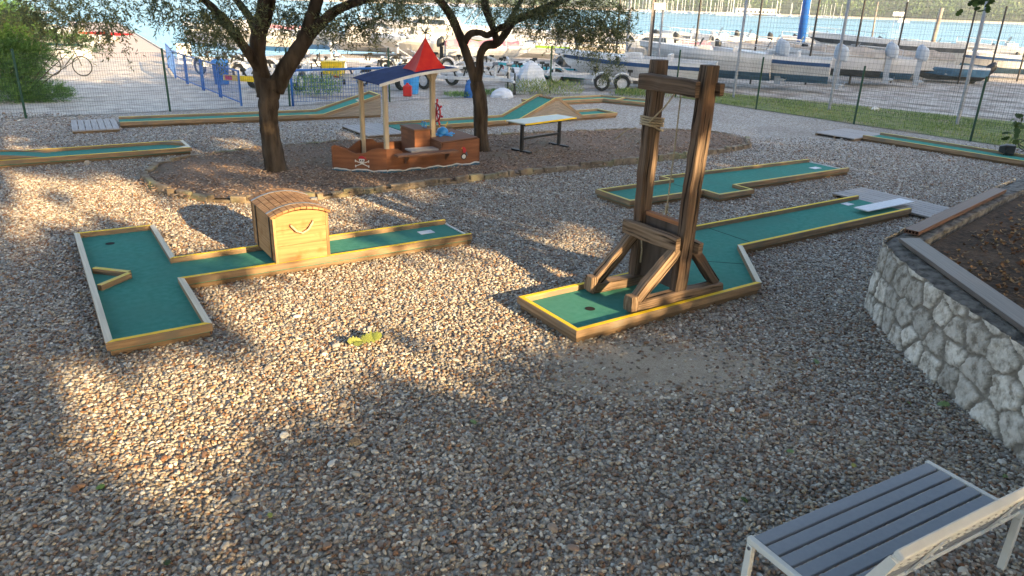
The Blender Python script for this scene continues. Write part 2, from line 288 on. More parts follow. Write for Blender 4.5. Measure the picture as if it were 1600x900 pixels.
# ------------------------------------------------------------ mesh builder
Z = Vector((0, 0, 1))
class MB:
    def __init__(s): s.v = []; s.f = []; s.uv = []; s.mi = []; s.mats = []
    def m(s, mt):
        if mt not in s.mats: s.mats.append(mt)
        return s.mats.index(mt)
    def face(s, idx, uv=None, mt=None):
        s.f.append(idx); s.mi.append(s.m(mt) if mt else 0)
        s.uv.append(uv or [(s.v[i][0]+s.v[i][2], s.v[i][1]+s.v[i][2]*0.7) for i in idx])
    def poly(s, pts, mt=None):
        b = len(s.v); s.v += [tuple(p) for p in pts]; s.face(list(range(b, b+len(pts))), None, mt)
    def bar(s, p0, p1, w, h, up=Z, mt=None, taper=1.0):
        """box along p0-p1, w across, h along 'up' (centred)"""
        p0 = Vector(p0); p1 = Vector(p1); d = p1-p0; ln = d.length; d = d/ln
        x = d.cross(Vector(up)); x = x.normalized() if x.length > 1e-6 else Vector((1, 0, 0)); y = x.cross(d)
        b = len(s.v)
        for p, k in ((p0, 1), (p1, taper)):
            for sx, sy in ((-1, -1), (1, -1), (1, 1), (-1, 1)): s.v.append(tuple(p+x*sx*w/2*k+y*sy*h/2*k))
        u = random.random()*50; t = random.random()*50
        def q(i, j, k, l, c0, c1): s.face([b+i, b+j, b+k, b+l], [(u, t+c0), (u, t+c1), (u+ln, t+c1), (u+ln, t+c0)], mt)
        q(0, 1, 5, 4, 0, w); q(1, 2, 6, 5, w, w+h); q(2, 3, 7, 6, w+h, 2*w+h); q(3, 0, 4, 7, 2*w+h, 2*w+2*h)
        s.face([b+3, b+2, b+1, b], [(u, t), (u+.05, t), (u+.05, t+h), (u, t+h)], mt)
        s.face([b+4, b+5, b+6, b+7], [(u, t), (u+.05, t), (u+.05, t+h), (u, t+h)], mt)
    def box(s, x0, x1, y0, y1, z0, z1, mt=None):
        # grain along the longest side
        dx, dy, dz = x1-x0, y1-y0, z1-z0; cx, cy, cz = (x0+x1)/2, (y0+y1)/2, (z0+z1)/2
        if dx >= dy and dx >= dz: s.bar((x0, cy, cz), (x1, cy, cz), dy, dz, Z, mt)
        elif dy >= dz: s.bar((cx, y0, cz), (cx, y1, cz), dx, dz, Z, mt)
        else: s.bar((cx, cy, z0), (cx, cy, z1), dx, dy, Vector((0, 1, 0)), mt)
    def tube(s, pts, r, n=8, mt=None, cap=True):
        pts = [Vector(p) for p in pts]; rs = r if isinstance(r, (list, tuple)) else [r]*len(pts)
        b = len(s.v); prev = None; ln = 0
        for i, p in enumerate(pts):
            d = (pts[min(i+1, len(pts)-1)]-pts[max(i-1, 0)]).normalized()
            if prev is None:
                a = Z if abs(d.z) < 0.9 else Vector((1, 0, 0)); x = d.cross(a).normalized()
            else:
                x = prev-d*prev.dot(d); x = x.normalized() if x.length > 1e-6 else d.orthogonal().normalized()
            prev = x; y = d.cross(x)
            for k in range(n):
                a = 2*math.pi*k/n; s.v.append(tuple(p+(x*math.cos(a)+y*math.sin(a))*rs[i]))
        for i in range(len(pts)-1):
            l2 = ln+(pts[i+1]-pts[i]).length
            for k in range(n):
                k2 = (k+1) % n
                s.face([b+i*n+k, b+i*n+k2, b+(i+1)*n+k2, b+(i+1)*n+k], [(ln, k/n*.4), (ln, (k+1)/n*.4), (l2, (k+1)/n*.4), (l2, k/n*.4)], mt)
            ln = l2
        if cap:
            s.face([b+k for k in reversed(range(n))], None, mt); s.face([b+(len(pts)-1)*n+k for k in range(n)], None, mt)
    def prism(s, poly, z0, z1, mt=None, side=None):
        b = len(s.v); n = len(poly)
        for z in (z0, z1):
            for p in poly: s.v.append((p[0], p[1], z))
        s.face([b+i for i in reversed(range(n))], None, side or mt); s.face([b+n+i for i in range(n)], None, mt)
        u = random.random()*30
        for i in range(n):
            j = (i+1) % n; l = math.dist(poly[i][:2], poly[j][:2])
            s.face([b+i, b+j, b+n+j, b+n+i], [(u, 0), (u+l, 0), (u+l, z1-z0), (u, z1-z0)], side or mt)
    def slab(s, poly3, th, mt=None, direction=None):
        """extrude a planar 3D outline by th along direction"""
        b = len(s.v); n = len(poly3); P = [Vector(p) for p in poly3]
        d = Vector(direction).normalized() if direction else (P[1]-P[0]).cross(P[2]-P[0]).normalized()
        for k in (0, 1):
            for p in P: s.v.append(tuple(p+d*th*k))
        O = P[0]; e = (P[1]-P[0]).normalized(); g = d.cross(e)
        uv = [((p-O).dot(e), (p-O).dot(g)) for p in P]; r0 = random.random()*20; uv = [(a+r0, c+r0) for a, c in uv]
        s.face([b+i for i in reversed(range(n))], list(reversed(uv)), mt); s.face([b+n+i for i in range(n)], uv, mt)
        for i in range(n):
            j = (i+1) % n; s.face([b+i, b+j, b+n+j, b+n+i], [uv[i], uv[j], uv[j], uv[i]], mt)
    def disc(s, c, r, n=20, nrm=Z, mt=None):
        c = Vector(c); nrm = Vector(nrm).normalized(); x = nrm.orthogonal().normalized(); y = nrm.cross(x)
        s.poly([c+(x*math.cos(2*math.pi*k/n)+y*math.sin(2*math.pi*k/n))*r for k in range(n)], mt)
    def ball(s, c, rx, ry, rz, n=10, mt=None, flat=None):
        c = Vector(c); b = len(s.v); R_ = n//2+1
        for i in range(R_+1):
            a = math.pi*i/R_
            for k in range(n):
                t = 2*math.pi*k/n
                s.v.append((c.x+rx*math.sin(a)*math.cos(t), c.y+ry*math.sin(a)*math.sin(t), c.z+rz*math.cos(a)))
        for i in range(R_):
            for k in range(n):
                k2 = (k+1) % n; s.face([b+i*n+k, b+(i+1)*n+k, b+(i+1)*n+k2, b+i*n+k2], None, mt)
    def timber(s, p0, p1, w, h, up=Z, seg=10, jit=0.012, taper=1.0, mt=None, bow=0.0):
        """rough hewn beam: eight-sided section with uneven faces"""
        p0 = Vector(p0); p1 = Vector(p1); d = p1-p0; ln = d.length; d = d/ln
        x = d.cross(Vector(up)).normalized(); y = x.cross(d); b = len(s.v); c = 0.22
        sec = [(-1+c, -1), (1-c, -1), (1, -1+c), (1, 1-c), (1-c, 1), (-1+c, 1), (-1, 1-c), (-1, -1+c)]
        off = [random.uniform(-1, 1)*jit*0.5 for _ in sec]
        wx = wy = 0
        for i in range(seg+1):
            t = i/seg; k = 1+(taper-1)*t
            wx += random.uniform(-1, 1)*jit*0.5; wy += random.uniform(-1, 1)*jit*0.5; wx *= .85; wy *= .85
            p = p0+d*ln*t+x*(wx+bow*math.sin(math.pi*t))+y*wy
            e = 0.93 if i in (0, seg) else 1
            for j, (sx, sy) in enumerate(sec):
                o = off[j]+random.uniform(-1, 1)*jit*0.35
                s.v.append(tuple(p+x*sx*(w/2*k*e+o)+y*sy*(h/2*k*e+o)))
        per = [0, .8, 1.1, 1.9, 2.2, 3.0, 3.3, 4.1, 4.4]; u = random.random()*40; q = (w+h)/4
        for i in range(seg):
            for j in range(8):
                j2 = (j+1) % 8; a0, a1 = u+ln*i/seg, u+ln*(i+1)/seg
                s.face([b+i*8+j, b+i*8+j2, b+(i+1)*8+j2, b+(i+1)*8+j], [(a0, u+per[j]*q), (a0, u+per[j+1]*q), (a1, u+per[j+1]*q), (a1, u+per[j]*q)], mt)
        s.face([b+j for j in reversed(range(8))], [(u+v_[0]*.02, v_[1]*.1) for v_ in reversed(sec)], mt)
        s.face([b+seg*8+j for j in range(8)], [(u+v_[0]*.02, v_[1]*.1) for v_ in sec], mt)
    def loft(s, secs, mts=None, close=False, capends=True):
        """secs: list of equal-length point rows; mts: material per row gap"""
        b = len(s.v); n = len(secs[0])
        for sec in secs: s.v += [tuple(p) for p in sec]
        m_ = n if close else n-1
        for i in range(len(secs)-1):
            for j in range(m_):
                j2 = (j+1) % n; s.face([b+i*n+j, b+i*n+j2, b+(i+1)*n+j2, b+(i+1)*n+j], None, mts[j] if mts else None)
        if capends:
            s.face([b+j for j in reversed(range(n))], None, mts[0] if mts else None)
            s.face([b+(len(secs)-1)*n+j for j in range(n)], None, mts[0] if mts else None)
    def build(s, name, mt=None, parent=None, bevel=0.0, smooth=False, tint=None):
        me = bpy.data.meshes.new(name); me.from_pydata(s.v, [], s.f)
        uvl = me.uv_layers.new(name='UVMap'); flat = [c for f in s.uv for p in f for c in p]
        uvl.data.foreach_set('uv', flat)
        for x in (s.mats or [M[mt] if isinstance(mt, str) else mt]): me.materials.append(M[x] if isinstance(x, str) else x)
        if s.mats: me.polygons.foreach_set('material_index', s.mi)
        if smooth: me.polygons.foreach_set('use_smooth', [True]*len(s.f))
        if tint is not None:
            a = me.attributes.new('tint', 'FLOAT', 'FACE'); a.data.foreach_set('value', tint)
        if tint is None:
            bm = bmesh.new(); bm.from_mesh(me); bmesh.ops.recalc_face_normals(bm, faces=bm.faces); bm.to_mesh(me); bm.free()
        me.update()
        o = bpy.data.objects.new(name, me); COL.objects.link(o)
        if parent: o.parent = parent
        if bevel:
            bv = o.modifiers.new('bevel', 'BEVEL'); bv.width = bevel; bv.segments = 2; bv.limit_method = 'ANGLE'; bv.angle_limit = rad(40)
        return o

def thing(name, label, cat, loc=(0, 0, 0), rz=0.0, group=None):
    o = bpy.data.objects.new(name, None); COL.objects.link(o); o.empty_display_size = 0.2
    o.location = loc; o.rotation_euler = (0, 0, rz); o['label'] = label; o['category'] = cat
    if group: o['group'] = group
    return o
def tag(o, label, cat, group=None, kind=None):
    if label: o['label'] = label
    if cat: o['category'] = cat
    if group: o['group'] = group
    if kind: o['kind'] = kind
    return o
def struct(o): o['kind'] = 'structure'; return o
KIDS = {}
def copy_tree(o, parent=None):
    c = o.copy(); COL.objects.link(c); c.parent = parent
    for ch in o.children: copy_tree(ch, c)
    return c
def place(o, loc, rz=0, label=None, sc=1.0):
    o.location = loc; o.rotation_euler = (0, 0, rz); o.scale = (sc, sc, sc)
    if label: o['label'] = label
    return o
def quads(name, V, tint, mt, parent=None, smooth=False, k=4):
    """V: (n,k,3) array of faces"""
    n = len(V); me = bpy.data.meshes.new(name)
    me.vertices.add(n*k); me.vertices.foreach_set('co', V.reshape(-1).astype(np.float32))
    me.loops.add(n*k); me.loops.foreach_set('vertex_index', np.arange(n*k, dtype=np.int32))
    me.polygons.add(n); me.polygons.foreach_set('loop_start', np.arange(0, n*k, k, dtype=np.int32))
    me.polygons.foreach_set('loop_total', np.full(n, k, dtype=np.int32))
    a = me.attributes.new('tint', 'FLOAT', 'FACE'); a.data.foreach_set('value', tint.astype(np.float32))
    me.materials.append(M[mt]); me.update(calc_edges=True); me.validate()
    o = bpy.data.objects.new(name, me); COL.objects.link(o)
    if parent: o.parent = parent
    return o
def unit(n):
    d = rng.normal(size=(n, 3)); return d/np.linalg.norm(d, axis=1, keepdims=True)
def leaves(P, D, ln, wd, droop=None):
    """leaf quads at P pointing along D (n,3)"""
    D = D/np.linalg.norm(D, axis=1, keepdims=True)
    X = np.cross(D, unit(len(P))); X /= np.linalg.norm(X, axis=1, keepdims=True)+1e-9
    ln = np.asarray(ln).reshape(-1, 1); wd = np.asarray(wd).reshape(-1, 1)
    return np.stack([P, P+D*ln*.45+X*wd*.5, P+D*ln, P+D*ln*.45-X*wd*.5], axis=1)

# ============================================================ SETTING
def sheet(name, pts, z, mt, div=None):
    b = MB(); b.poly([(p[0], p[1], z) for p in pts]); return struct(b.build(name, mt))
SEA_Z = -1.0
b = MB(); b.poly([(-2500, -200, SEA_Z), (3000, -200, SEA_Z), (3000, 3000, SEA_Z), (-2500, 3000, SEA_Z)]); struct(b.build('sea', 'sea'))
shoreline = [(-90, 30), (-21.5, 36.5), (-15.9, 37.5), (-13.5, 43), (-9, 47), (-3.5, 50), (1, 56), (6, 66), (14, 68), (30, 66), (48, 70), (90, 84), (160, 90)]
b = MB(); b.prism([(160, -120), *reversed(shoreline), (-90, -120)][::-1], -2.0, -0.035, 'concrete'); o = struct(b.build('ground', 'concrete'))
FENCE = [(-19, 14.1), (-12.46, 18.66), (-9.68, 20.61), (-6.87, 22.4), (-4.16, 24.18), (1.17, 28.04), (5.88, 28.13), (8.05, 25.29), (10.18, 22.51), (12.23, 19.93), (14.4, 17.1), (17.5, 13)]
sheet('gravel_yard', [(-40, -60), (60, -60), (60, -20), (17.5, 13), *reversed(FENCE[:-1]), (-40, 5)], 0.0, 'gravel')
sheet('pavement', [(-60, 2), (-19, 14.3), (-12.46, 18.86), (-9.68, 20.8), (-6.87, 22.6), (-15.6, 37.3), (-21.6, 36.3), (-60, 31)], -0.012, 'paving')
sheet('trailer_yard', [(-6.87, 22.6), (-4.16, 24.38), (1.17, 28.2), (5.95, 28.3), (7, 40), (6, 64), (1, 55), (-3.8, 49.5), (-9, 46.5), (-13.3, 42.6), (-15.6, 37.3)], -0.014, 'lot')
sheet('gravel_lot', [(5.95, 28.3), (8.2, 30.2), (12.5, 27.2), (16.5, 24), (22, 16), (60, 16), (60, 60), (30, 60), (7.2, 40)], -0.016, 'lot')
sheet('grass_strip', [(5.9, 28.3), (8.15, 25.4), (10.28, 22.6), (12.33, 20.0), (14.5, 17.2), (18, 13), (24, 14), (16.5, 24.2), (12.5, 27.4), (8.2, 30.4)], -0.008, 'grass_ground')
M['sand'] = pebble_ground('fine_sand', 150, [(0.26, 0.215, 0.16), (0.4, 0.345, 0.27), (0.5, 0.44, 0.35), (0.34, 0.29, 0.22)], bump=0.5, dirt=(0.2, 0.16, 0.12), dirtscale=4, dmax=.6)
sheet('sand_patch', [(1.35+1.25*math.cos(a)*(1+.14*math.sin(3*a+1)+.07*math.sin(7*a)), 6.05+.66*math.sin(a)*(1+.16*math.sin(2*a)+.08*math.sin(9*a)), 0) for a in [2*math.pi*k/60 for k in range(60)]], .006, 'sand')
E34 = rad(34)

# pier running out to sea
pr_ = thing('pier', 'long timber decked pier running out into the water on the left', 'pier', (-18.6, 36.9, 0), rad(120.5))
b = MB()
for i in range(150): b.box(i*.42, i*.42+.405, -2.45, 2.45, -.62+(.004 if i % 2 else 0), -.5, 'pier_deck')
b.build('deck', None, pr_)
b = MB(); b.box(0, 63, -2.6, -2.48, -.75, -.44, 'concrete'); b.box(0, 63, 2.48, 2.6, -.75, -.44, 'concrete'); b.build('edge_beam', None, pr_)
for i in range(16):
    for s in (-2.2, 2.2): b = MB(); b.tube([(2+i*4, s, -2), (2+i*4, s, -.63)], .14, 8); b.build('piling', 'weathered', pr_)
b = MB(); b.poly([(-3.4, -2.5, -.02), (.02, -2.5, -.5), (.02, 2.5, -.5), (-3.4, 2.5, -.02)]); b.build('ramp', 'concrete', pr_)

# far shore: land, wood, marina
b = MB(); rows = []
for j, (dy, z) in enumerate([(0, -2), (3, 0.2), (14, 1.2), (40, 4), (120, 18), (260, 45), (600, 90), (1500, 120)]):
    rows.append([(x, 800+dy+18*math.sin(x*.011)+9*math.sin(x*.037+1)+(max(0, x-300)*-.12), z*(1+.25*math.sin(x*.006+j))) for x in range(-900, 2200, 25)])
for i in range(len(rows)-1):
    for k in range(len(rows[0])-1): b.poly([rows[i][k], rows[i][k+1], rows[i+1][k+1], rows[i+1][k]], 'shore' if i < 2 else 'hill')
struct(b.build('far_hills', None))
def shore_y(x): return 800+18*np.sin(x*.011)+9*np.sin(x*.037+1)+np.maximum(0, x-300)*-.12
nT = 900; tx = rng.uniform(-420, 900, nT); ty = shore_y(tx)+16+rng.uniform(0, 1, nT)**1.6*210
th = rng.uniform(7, 15, nT); tz = np.interp(ty-shore_y(tx), [0, 14, 40, 120, 260], [0, 1.2, 4, 18, 45])
V = []; T = []
per = 46
for i in range(nT):
    d = unit(per); rr_ = rng.uniform(.55, 1.05, (per, 1)); w = th[i]*rng.uniform(.42, .62)
    P = np.array([tx[i], ty[i], tz[i]+th[i]*.52])+d*rr_*np.array([w, w, th[i]*.5])
    V.append(leaves(P, unit(per)+d*.6, rng.uniform(1.6, 3.6, per), rng.uniform(1.4, 2.6, per)))
    T.append(np.clip(rng.uniform(.0, .7)+rng.uniform(-.2, .3, per), 0, 1))
tag(quads('far_wood', np.concatenate(V), np.concatenate(T), 'wood_far'), 'dense green wood covering the far shore across the bay', 'wood', kind='stuff')

# ============================================================ BUSINESS END: what stands in the yard
def offset_poly(P, ds):
    """inner offset of a CCW outline, one distance per edge"""
    n = len(P); out = []
    for i in range(n):
        p0, p1, p2 = Vector(P[i-1][:2]), Vector(P[i][:2]), Vector(P[(i+1) % n][:2])
        d0 = (p1-p0).normalized(); d1 = (p2-p1).normalized()
        n0 = Vector((-d0.y, d0.x)); n1 = Vector((-d1.y, d1.x)); a = ds[i-1]; c = ds[i]
        A = p1+n0*a; B = p1+n1*c; cr = d0.x*d1.y-d0.y*d1.x
        if abs(cr) < 1e-4: out.append(B)
        else:
            t = ((B-A).x*d1.y-(B-A).y*d1.x)/cr; out.append(A+d0*t)
    return out
def beam4(b, q, z0, z1, mt, e0=0, e1=0):
    """q = P0,P1,Q1,Q0 in plan; e0,e1 lift of the two ends"""
    P0, P1, Q1, Q0 = [Vector((p[0], p[1])) for p in q]; d = (P1-P0); ln = d.length; d = d/ln; u0 = random.random()*40; t0 = random.random()*40
    B = len(b.v)
    for p, e in ((P0, e0), (P1, e1), (Q1, e1), (Q0, e0)): b.v.append((p.x, p.y, z0+e))
    for p, e in ((P0, e0), (P1, e1), (Q1, e1), (Q0, e0)): b.v.append((p.x, p.y, z1+e))
    w = (Q0-P0).length; h = z1-z0
    u = [u0+(p-P0).dot(d) for p in (P0, P1, Q1, Q0)]
    b.face([B+3, B+2, B+1, B], [(u[3], t0), (u[2], t0), (u[1], t0+w), (u[0], t0+w)], mt)
    b.face([B+4, B+5, B+6, B+7], [(u[0], t0), (u[1], t0), (u[2], t0+w), (u[3], t0+w)], mt)
    for i, j in ((0, 1), (1, 2), (2, 3), (3, 0)):
        if i in (0, 2): uu = [(u[i], t0+1), (u[j], t0+1), (u[j], t0+1+h), (u[i], t0+1+h)]
        else: uu = [(u[i], t0+2), (u[i]+.03, t0+2), (u[i]+.03, t0+2+h), (u[i], t0+2+h)]
        b.face([B+i, B+j, B+j+4, B+i+4], uu, mt)
BW = 0.062
def lane(label, origin, ang, outline, opens=(), pale=(), zf=.07, zt=.13, stripe='yellow', group='mini golf lanes'):
    t = thing('golf_lane', label, 'golf lane', (origin[0], origin[1], .02), rad(ang), group); n = len(outline)
    b = MB(); ins = offset_poly(outline, [0.03 if i not in opens else 0 for i in range(n)])
    b.prism([(p.x, p.y) for p in ins], .036, zf, 'felt'); b.build('felt_floor', None, t)
    I = offset_poly(outline, [0 if i in opens else BW for i in range(n)])
    S0 = offset_poly(outline, [0 if i in opens else .012 for i in range(n)]); S1 = offset_poly(outline, [0 if i in opens else BW-.004 for i in range(n)])
    B0 = offset_poly(outline, [.03 if i not in opens else 0 for i in range(n)]); B1 = offset_poly(outline, [.11 if i not in opens else 0 for i in range(n)])
    fb = MB()
    for i in range(n):
        if i in opens: continue
        j = (i+1) % n
        b = MB(); beam4(b, (outline[i], outline[j], I[j], I[i]), .052, zt, 'lane_wood'); b.build('border_beam', None, t, bevel=.004)
        b = MB(); q = (outline[i], outline[j], I[j], I[i]) if i in pale else (S0[i], S0[j], S1[j], S1[i])
        if i in pale: q = offset4(outline, I, i, j)
        beam4(b, q, zt+.0005, zt+.003, 'pale_wood' if i in pale else stripe); b.build('top_cap' if i in pale else 'painted_stripe', None, t)
        beam4(fb, (B0[i], B0[j], B1[j], B1[i]), -.02, .034, 'base_wood')
    fb.build('base_frame', None, t)
    return t
def offset4(P, I, i, j): return (P[i], P[j], I[j], I[i])
def hole(t, x, y, z=.07, r=.055):
    b = MB(); b.disc((x, y, z+.003), r, 20); b.build('hole', 'hole', t)
def tee(t, x0, x1, y0, y1, z=.072):
    b = MB(); b.box(x0, x1, y0, y1, z, z+.006); b.build('tee_plate', 'card', t)

# lane with the T-shaped head
T = lane('T shaped green lane with a wooden chest standing across its neck', (-3.62, 5.86), 33.5,
         [(0, 0), (.91, 0), (.91, 1.39), (4.57, 1.37), (4.57, 2.2), (.95, 2.22), (.95, 3.75), (0, 3.78)], opens=(3,), pale=(1, 5, 7))
hole(T, .36, 3.29); tee(T, 4.03, 4.24, 1.83, 1.97)
b = MB()
for (p, q) in (((.40, 1.88), (.075, 2.2)), ((.40, 1.88), (.075, 1.62))):
    p = Vector(p); q = Vector(q); d = (q-p).normalized(); nn = Vector((-d.y, d.x))*.028
    if p.y < q.y: beam4(b, (p, q, q-nn*2, p-nn*2), .071, .13, 'lane_wood'); c_ = (p, q, q-nn*2, p-nn*2)
    else: beam4(b, (q, p, p-nn*2*-1, q-nn*2*-1), .071, .1303, 'lane_wood'); c_ = (q, p, p+nn*2, q+nn*2)
    beam4(b, c_, .1307, .1335 if p.y < q.y else .1332, 'faded_yellow')
b.build('wedge_obstacle', None, T)
b = MB(); b.box(4.552, 4.575, 1.44, 2.13, .072, .085, 'white'); b.build('edge_strip', None, T)

# lane with the guillotine
GO, GA = (.64, 6.45), 34
G = lane('S bent green lane with yellow edges carrying the timber guillotine', GO, GA,
         [(0, 0), (2.74, 0), (3.68, 1.08), (7.84, 1.08), (7.84, 2.09), (2.78, 2.09), (1.78, 1.04), (0, 1.04)], opens=(3,), pale=(1,))
hole(G, .57, .49); tee(G, 7.24, 7.42, 1.84, 1.98)
b = MB(); b.bar((4.07, 1.15, .0706), (4.07, 2.02, .0706), .012, .003); b.build('felt_seam', 'felt_seam', G); b = MB(); b.bar((2.3, 1.5, .0706), (3.24, .67, .0706), .012, .003); b.build('felt_seam', 'felt_seam', G)
def step_deck(label, origin, ang, lx, ly, z=.085, n=11, along='y', wmt='deck_wood'):
    t = thing('step_deck', label, 'step deck', (origin[0], origin[1], 0), rad(ang), 'boarded tee decks at the lane starts')
    b = MB()
    for i in range(n):
        g_ = .007
        if along == 'y': b.box(lx*i/n+g_, lx*(i+1)/n-g_, 0, ly, z-.025, z+random.uniform(-.001, .001), wmt)
        else: b.box(0, lx, ly*i/n+g_, ly*(i+1)/n-g_, z-.025, z+random.uniform(-.001, .001), wmt)
    b.build('deck_boards', None, t)
    b = MB()
    for k in (.03, .5, .97):
        if along == 'y': b.box(.01, lx-.01, ly*k-.03, ly*k+.03, 0, z-.026, 'base_wood')
        else: b.box(lx*k-.03, lx*k+.03, .01, ly-.01, 0, z-.026, 'base_wood')
    b.build('joist', None, t)
    return t
def lp(O, ang, a, c): s, k = math.sin(rad(ang)), math.cos(rad(ang)); return (O[0]+a*k-c*s, O[1]+a*s+c*k)
dk = step_deck('weathered board deck beside the low stone wall at the guillotine lane start', lp(GO, GA, 7.86, .72), GA, .95, 1.85, n=7)
b = MB(); b.box(6.95, 8.3, 1.3, 1.56, .135, .15); o = b.build('tee_board', 'card', None)
pv = Vector(lp(GO, GA, 0, 0)); o.location = (pv.x, pv.y, .02); o.rotation_euler = (0, 0, rad(GA)); tag(o, 'pale grey board laid from the guillotine lane onto its deck', 'board')

# lane behind the guillotine
Q = lane('green lane with a side bump, between the guillotine and the island kerb', (1.88, 11.63), 33.5,
         [(0, 0), (1.7, 0), (1.7, -.37), (2.6, -.37), (2.6, .03), (6.0, .03), (6.0, 1.05), (1.78, 1.2), (1.78, .92), (0, .9)], opens=(5,), stripe='faded_yellow')
tee(Q, 5.45, 5.68, .45, .6)
b = MB(); b.bar((1.75, .1, .0706), (1.75, .8, .0706), .01, .003); b.build('felt_seam', 'felt_seam', Q)
b = MB(); b.box(5.982, 6.004, .1, .98, .072, .085, 'white'); b.build('edge_strip', None, Q)

# lane on the far left with the double arch
A = lane('green lane at the left edge with two low arched humps', (-6.64, 14.86), 33.5, [(-6, 0), (0, 0), (0, .96), (-6, .96)], opens=(3,), pale=(1,))
hole(A, -1.0, .42)
for yy in (.16, .74):
    b = MB(); secs = []
    for i in range(17):
        a = -5.2+2.75*i/16; z = .075+.15*math.sin(math.pi*i/16)**.8
        secs.append([(a, yy, .072), (a, yy+.05, .072), (a, yy+.05, z), (a, yy, z)])
    b.loft(secs, close=True); b.build('arch_rail', 'lane_wood', A)
b = MB(); secs = []
for i in range(17):
    a = -5.2+2.75*i/16; z = .074+.11*math.sin(math.pi*i/16)**.8
    secs.append([(a, .215, .072), (a, .735, .072), (a, .735, z), (a, .215, z)])
b.loft(secs, close=True); b.build('arch_ramp', 'felt', A)
b = MB()
b.prism([(-.45, .895), (-.065, .6), (-.065, .895)], .071, .131, 'lane_wood'); b.build('corner_block', None, A); b = MB(); b.prism([(-.3, .065), (-.065, .065), (-.065, .27)], .071, .131, 'pale_wood'); b.build('corner_block', None, A)

def strip_lane(label, origin, ang, st, width, panel=True, group='mini golf lanes', openstart=True, divider=True):
    """straight lane following a height profile st = [(a, lift), ...]"""
    t = thing('golf_lane', label, 'golf lane', (origin[0], origin[1], .02), rad(ang), group)
    b = MB(); secs = []
    for a, z in st: secs.append([(a, BW-.01, .04+z), (a, width-BW+.01, .04+z), (a, width-BW+.01, .07+z), (a, BW-.01, .07+z)])
    b.loft(secs, close=True); b.build('felt_floor', 'felt', t)
    for side in (0, 1):
        for i in range(len(st)-1):
            (a0, z0), (a1, z1) = st[i], st[i+1]
            y0, y1 = (0, BW) if side == 0 else (width-BW, width)
            b = MB(); beam4(b, ((a0, y0), (a1, y0), (a1, y1), (a0, y1)), .045, .13, 'lane_wood', z0, z1); b.build('border_beam', None, t)
            b = MB(); beam4(b, ((a0, y0+.008), (a1, y0+.008), (a1, y1-.008), (a0, y1-.008)), .1305, .133, 'faded_yellow', z0, z1); b.build('painted_stripe', None, t)
    b = MB(); a, z = st[-1]
    beam4(b, ((a-BW, BW+.002), (a-.002, BW+.002), (a-.002, width-BW-.002), (a-BW, width-BW-.002)), .045, .1295, 'lane_wood', z, z)
    b.build('border_beam', None, t)
    b = MB(); beam4(b, ((a-BW, BW), (a, BW), (a, width-BW), (a-BW, width-BW)), .130, .1325, 'faded_yellow', z, z); b.build('painted_stripe', None, t)
    b = MB()
    for y in (.05, width-.11): b.box(st[0][0], st[-1][0], y, y+.06, -.02, .034, 'base_wood')
    b.build('base_frame', None, t)
    if panel:
        for side in (0, 1):
            b = MB(); y = .012 if side == 0 else width-.042
            for i in range(len(st)-1):
                (a0, z0), (a1, z1) = st[i], st[i+1]
                if max(z0, z1) < .03: continue
                nb = 5
                for k in range(nb):             # boards laid parallel to the slope, sides of the ramp
                    f0, f1 = k/nb, (k+1)/nb-.02
                    b.slab([(a0, y, .04+z0*f0+.002), (a1, y, .04+z1*f0+.002), (a1, y, .044+z1*f1), (a0, y, .044+z0*f1)], .03, 'grey_wood', (0, 1, 0))
            b.build('side_panel', None, t)
            if side == 0:
                b = MB(); a, z = st[-1]
                if z > .03:
                    b.box(a-.03, a, .05, width-.05, .04, .044+z, 'grey_wood'); b.build('end_panel', None, t)
    return t
R1 = strip_lane('long green lane rising to a steep boarded ramp in front of the green fence', (-9.53, 17.63), 28.95,
                [(0, 0), (4.9, 0), (6.52, .47)], .95)
b = MB(); b.bar((6.0, .1, .405), (6.0, .55, .405), .05, .03); b.build('ramp_bar', 'pale_wood', R1)
step_deck('weathered board deck at the left end of the ramp lane', lp((-9.53, 17.63), 29, -1.0, -.55), 31, .98, 1.65, n=7)
R2 = strip_lane('green lane with a pointed hump in its middle, behind the folding table', lp((2.98, 22.23), 34.5, -7.1, 0), 34.5,
                [(0, 0), (3.55, 0), (4.75, .52), (4.9, .52), (5.75, 0), (7.1, 0)], .92)
b = MB()
for k in range(4): b.box(4.72, 4.93, .16+k*.17, .24+k*.17, .595, .63, 'base_wood')
b.build('hump_blocks', None, R2)
step_deck('pale boarded deck behind the pirate play boat', lp((2.98, 22.23), 34.5, -8.15, -.4), 34.5, 1.0, 1.65, n=7)
L2 = lane('L shaped green lane furthest back, near the weeds along the fence', (.55, 24.1), 34,
          [(0, 0), (2.85, 0), (3.55, -1.42), (4.35, -1.02), (3.45, .85), (0, .8)], stripe='faded_yellow')
b = MB(); beam4(b, ((3.12, -.3), (3.18, -.36), (3.85, -.02), (3.79, .04)), .071, .129, 'lane_wood'); beam4(b, ((3.12, -.3), (3.18, -.36), (3.85, -.02), (3.79, .04)), .1295, .132, 'faded_yellow'); b.build('divider_beam', None, L2)
R3 = strip_lane('green lane at the right edge running along the grass, black floodlight on it', (9.08, 19.42), -52.5, [(0, 0), (7.5, 0)], .95, panel=False)
step_deck('worn board deck at the near end of the lane beside the grass', lp((9.08, 19.42), -52.5, -1.15, -.35), -52.5, 1.12, 1.5, n=8, along='x')
t = thing('floodlight', 'black floodlight head with coiled cable lying on the right hand lane', 'floodlight', tuple(at(1572, 243, .07)), rad(-35))
t.location.z = .094
b = MB(); b.loft([[(x, y*s, .13+z*s) for y, z in ((-.17, -.11), (.17, -.11), (.17, .11), (-.17, .11))] for x, s in ((-.18, .55), (-.05, .95), (.12, 1.0), (.15, 1.06))], close=True); b.build('lamp_housing', 'black', t, bevel=.02)
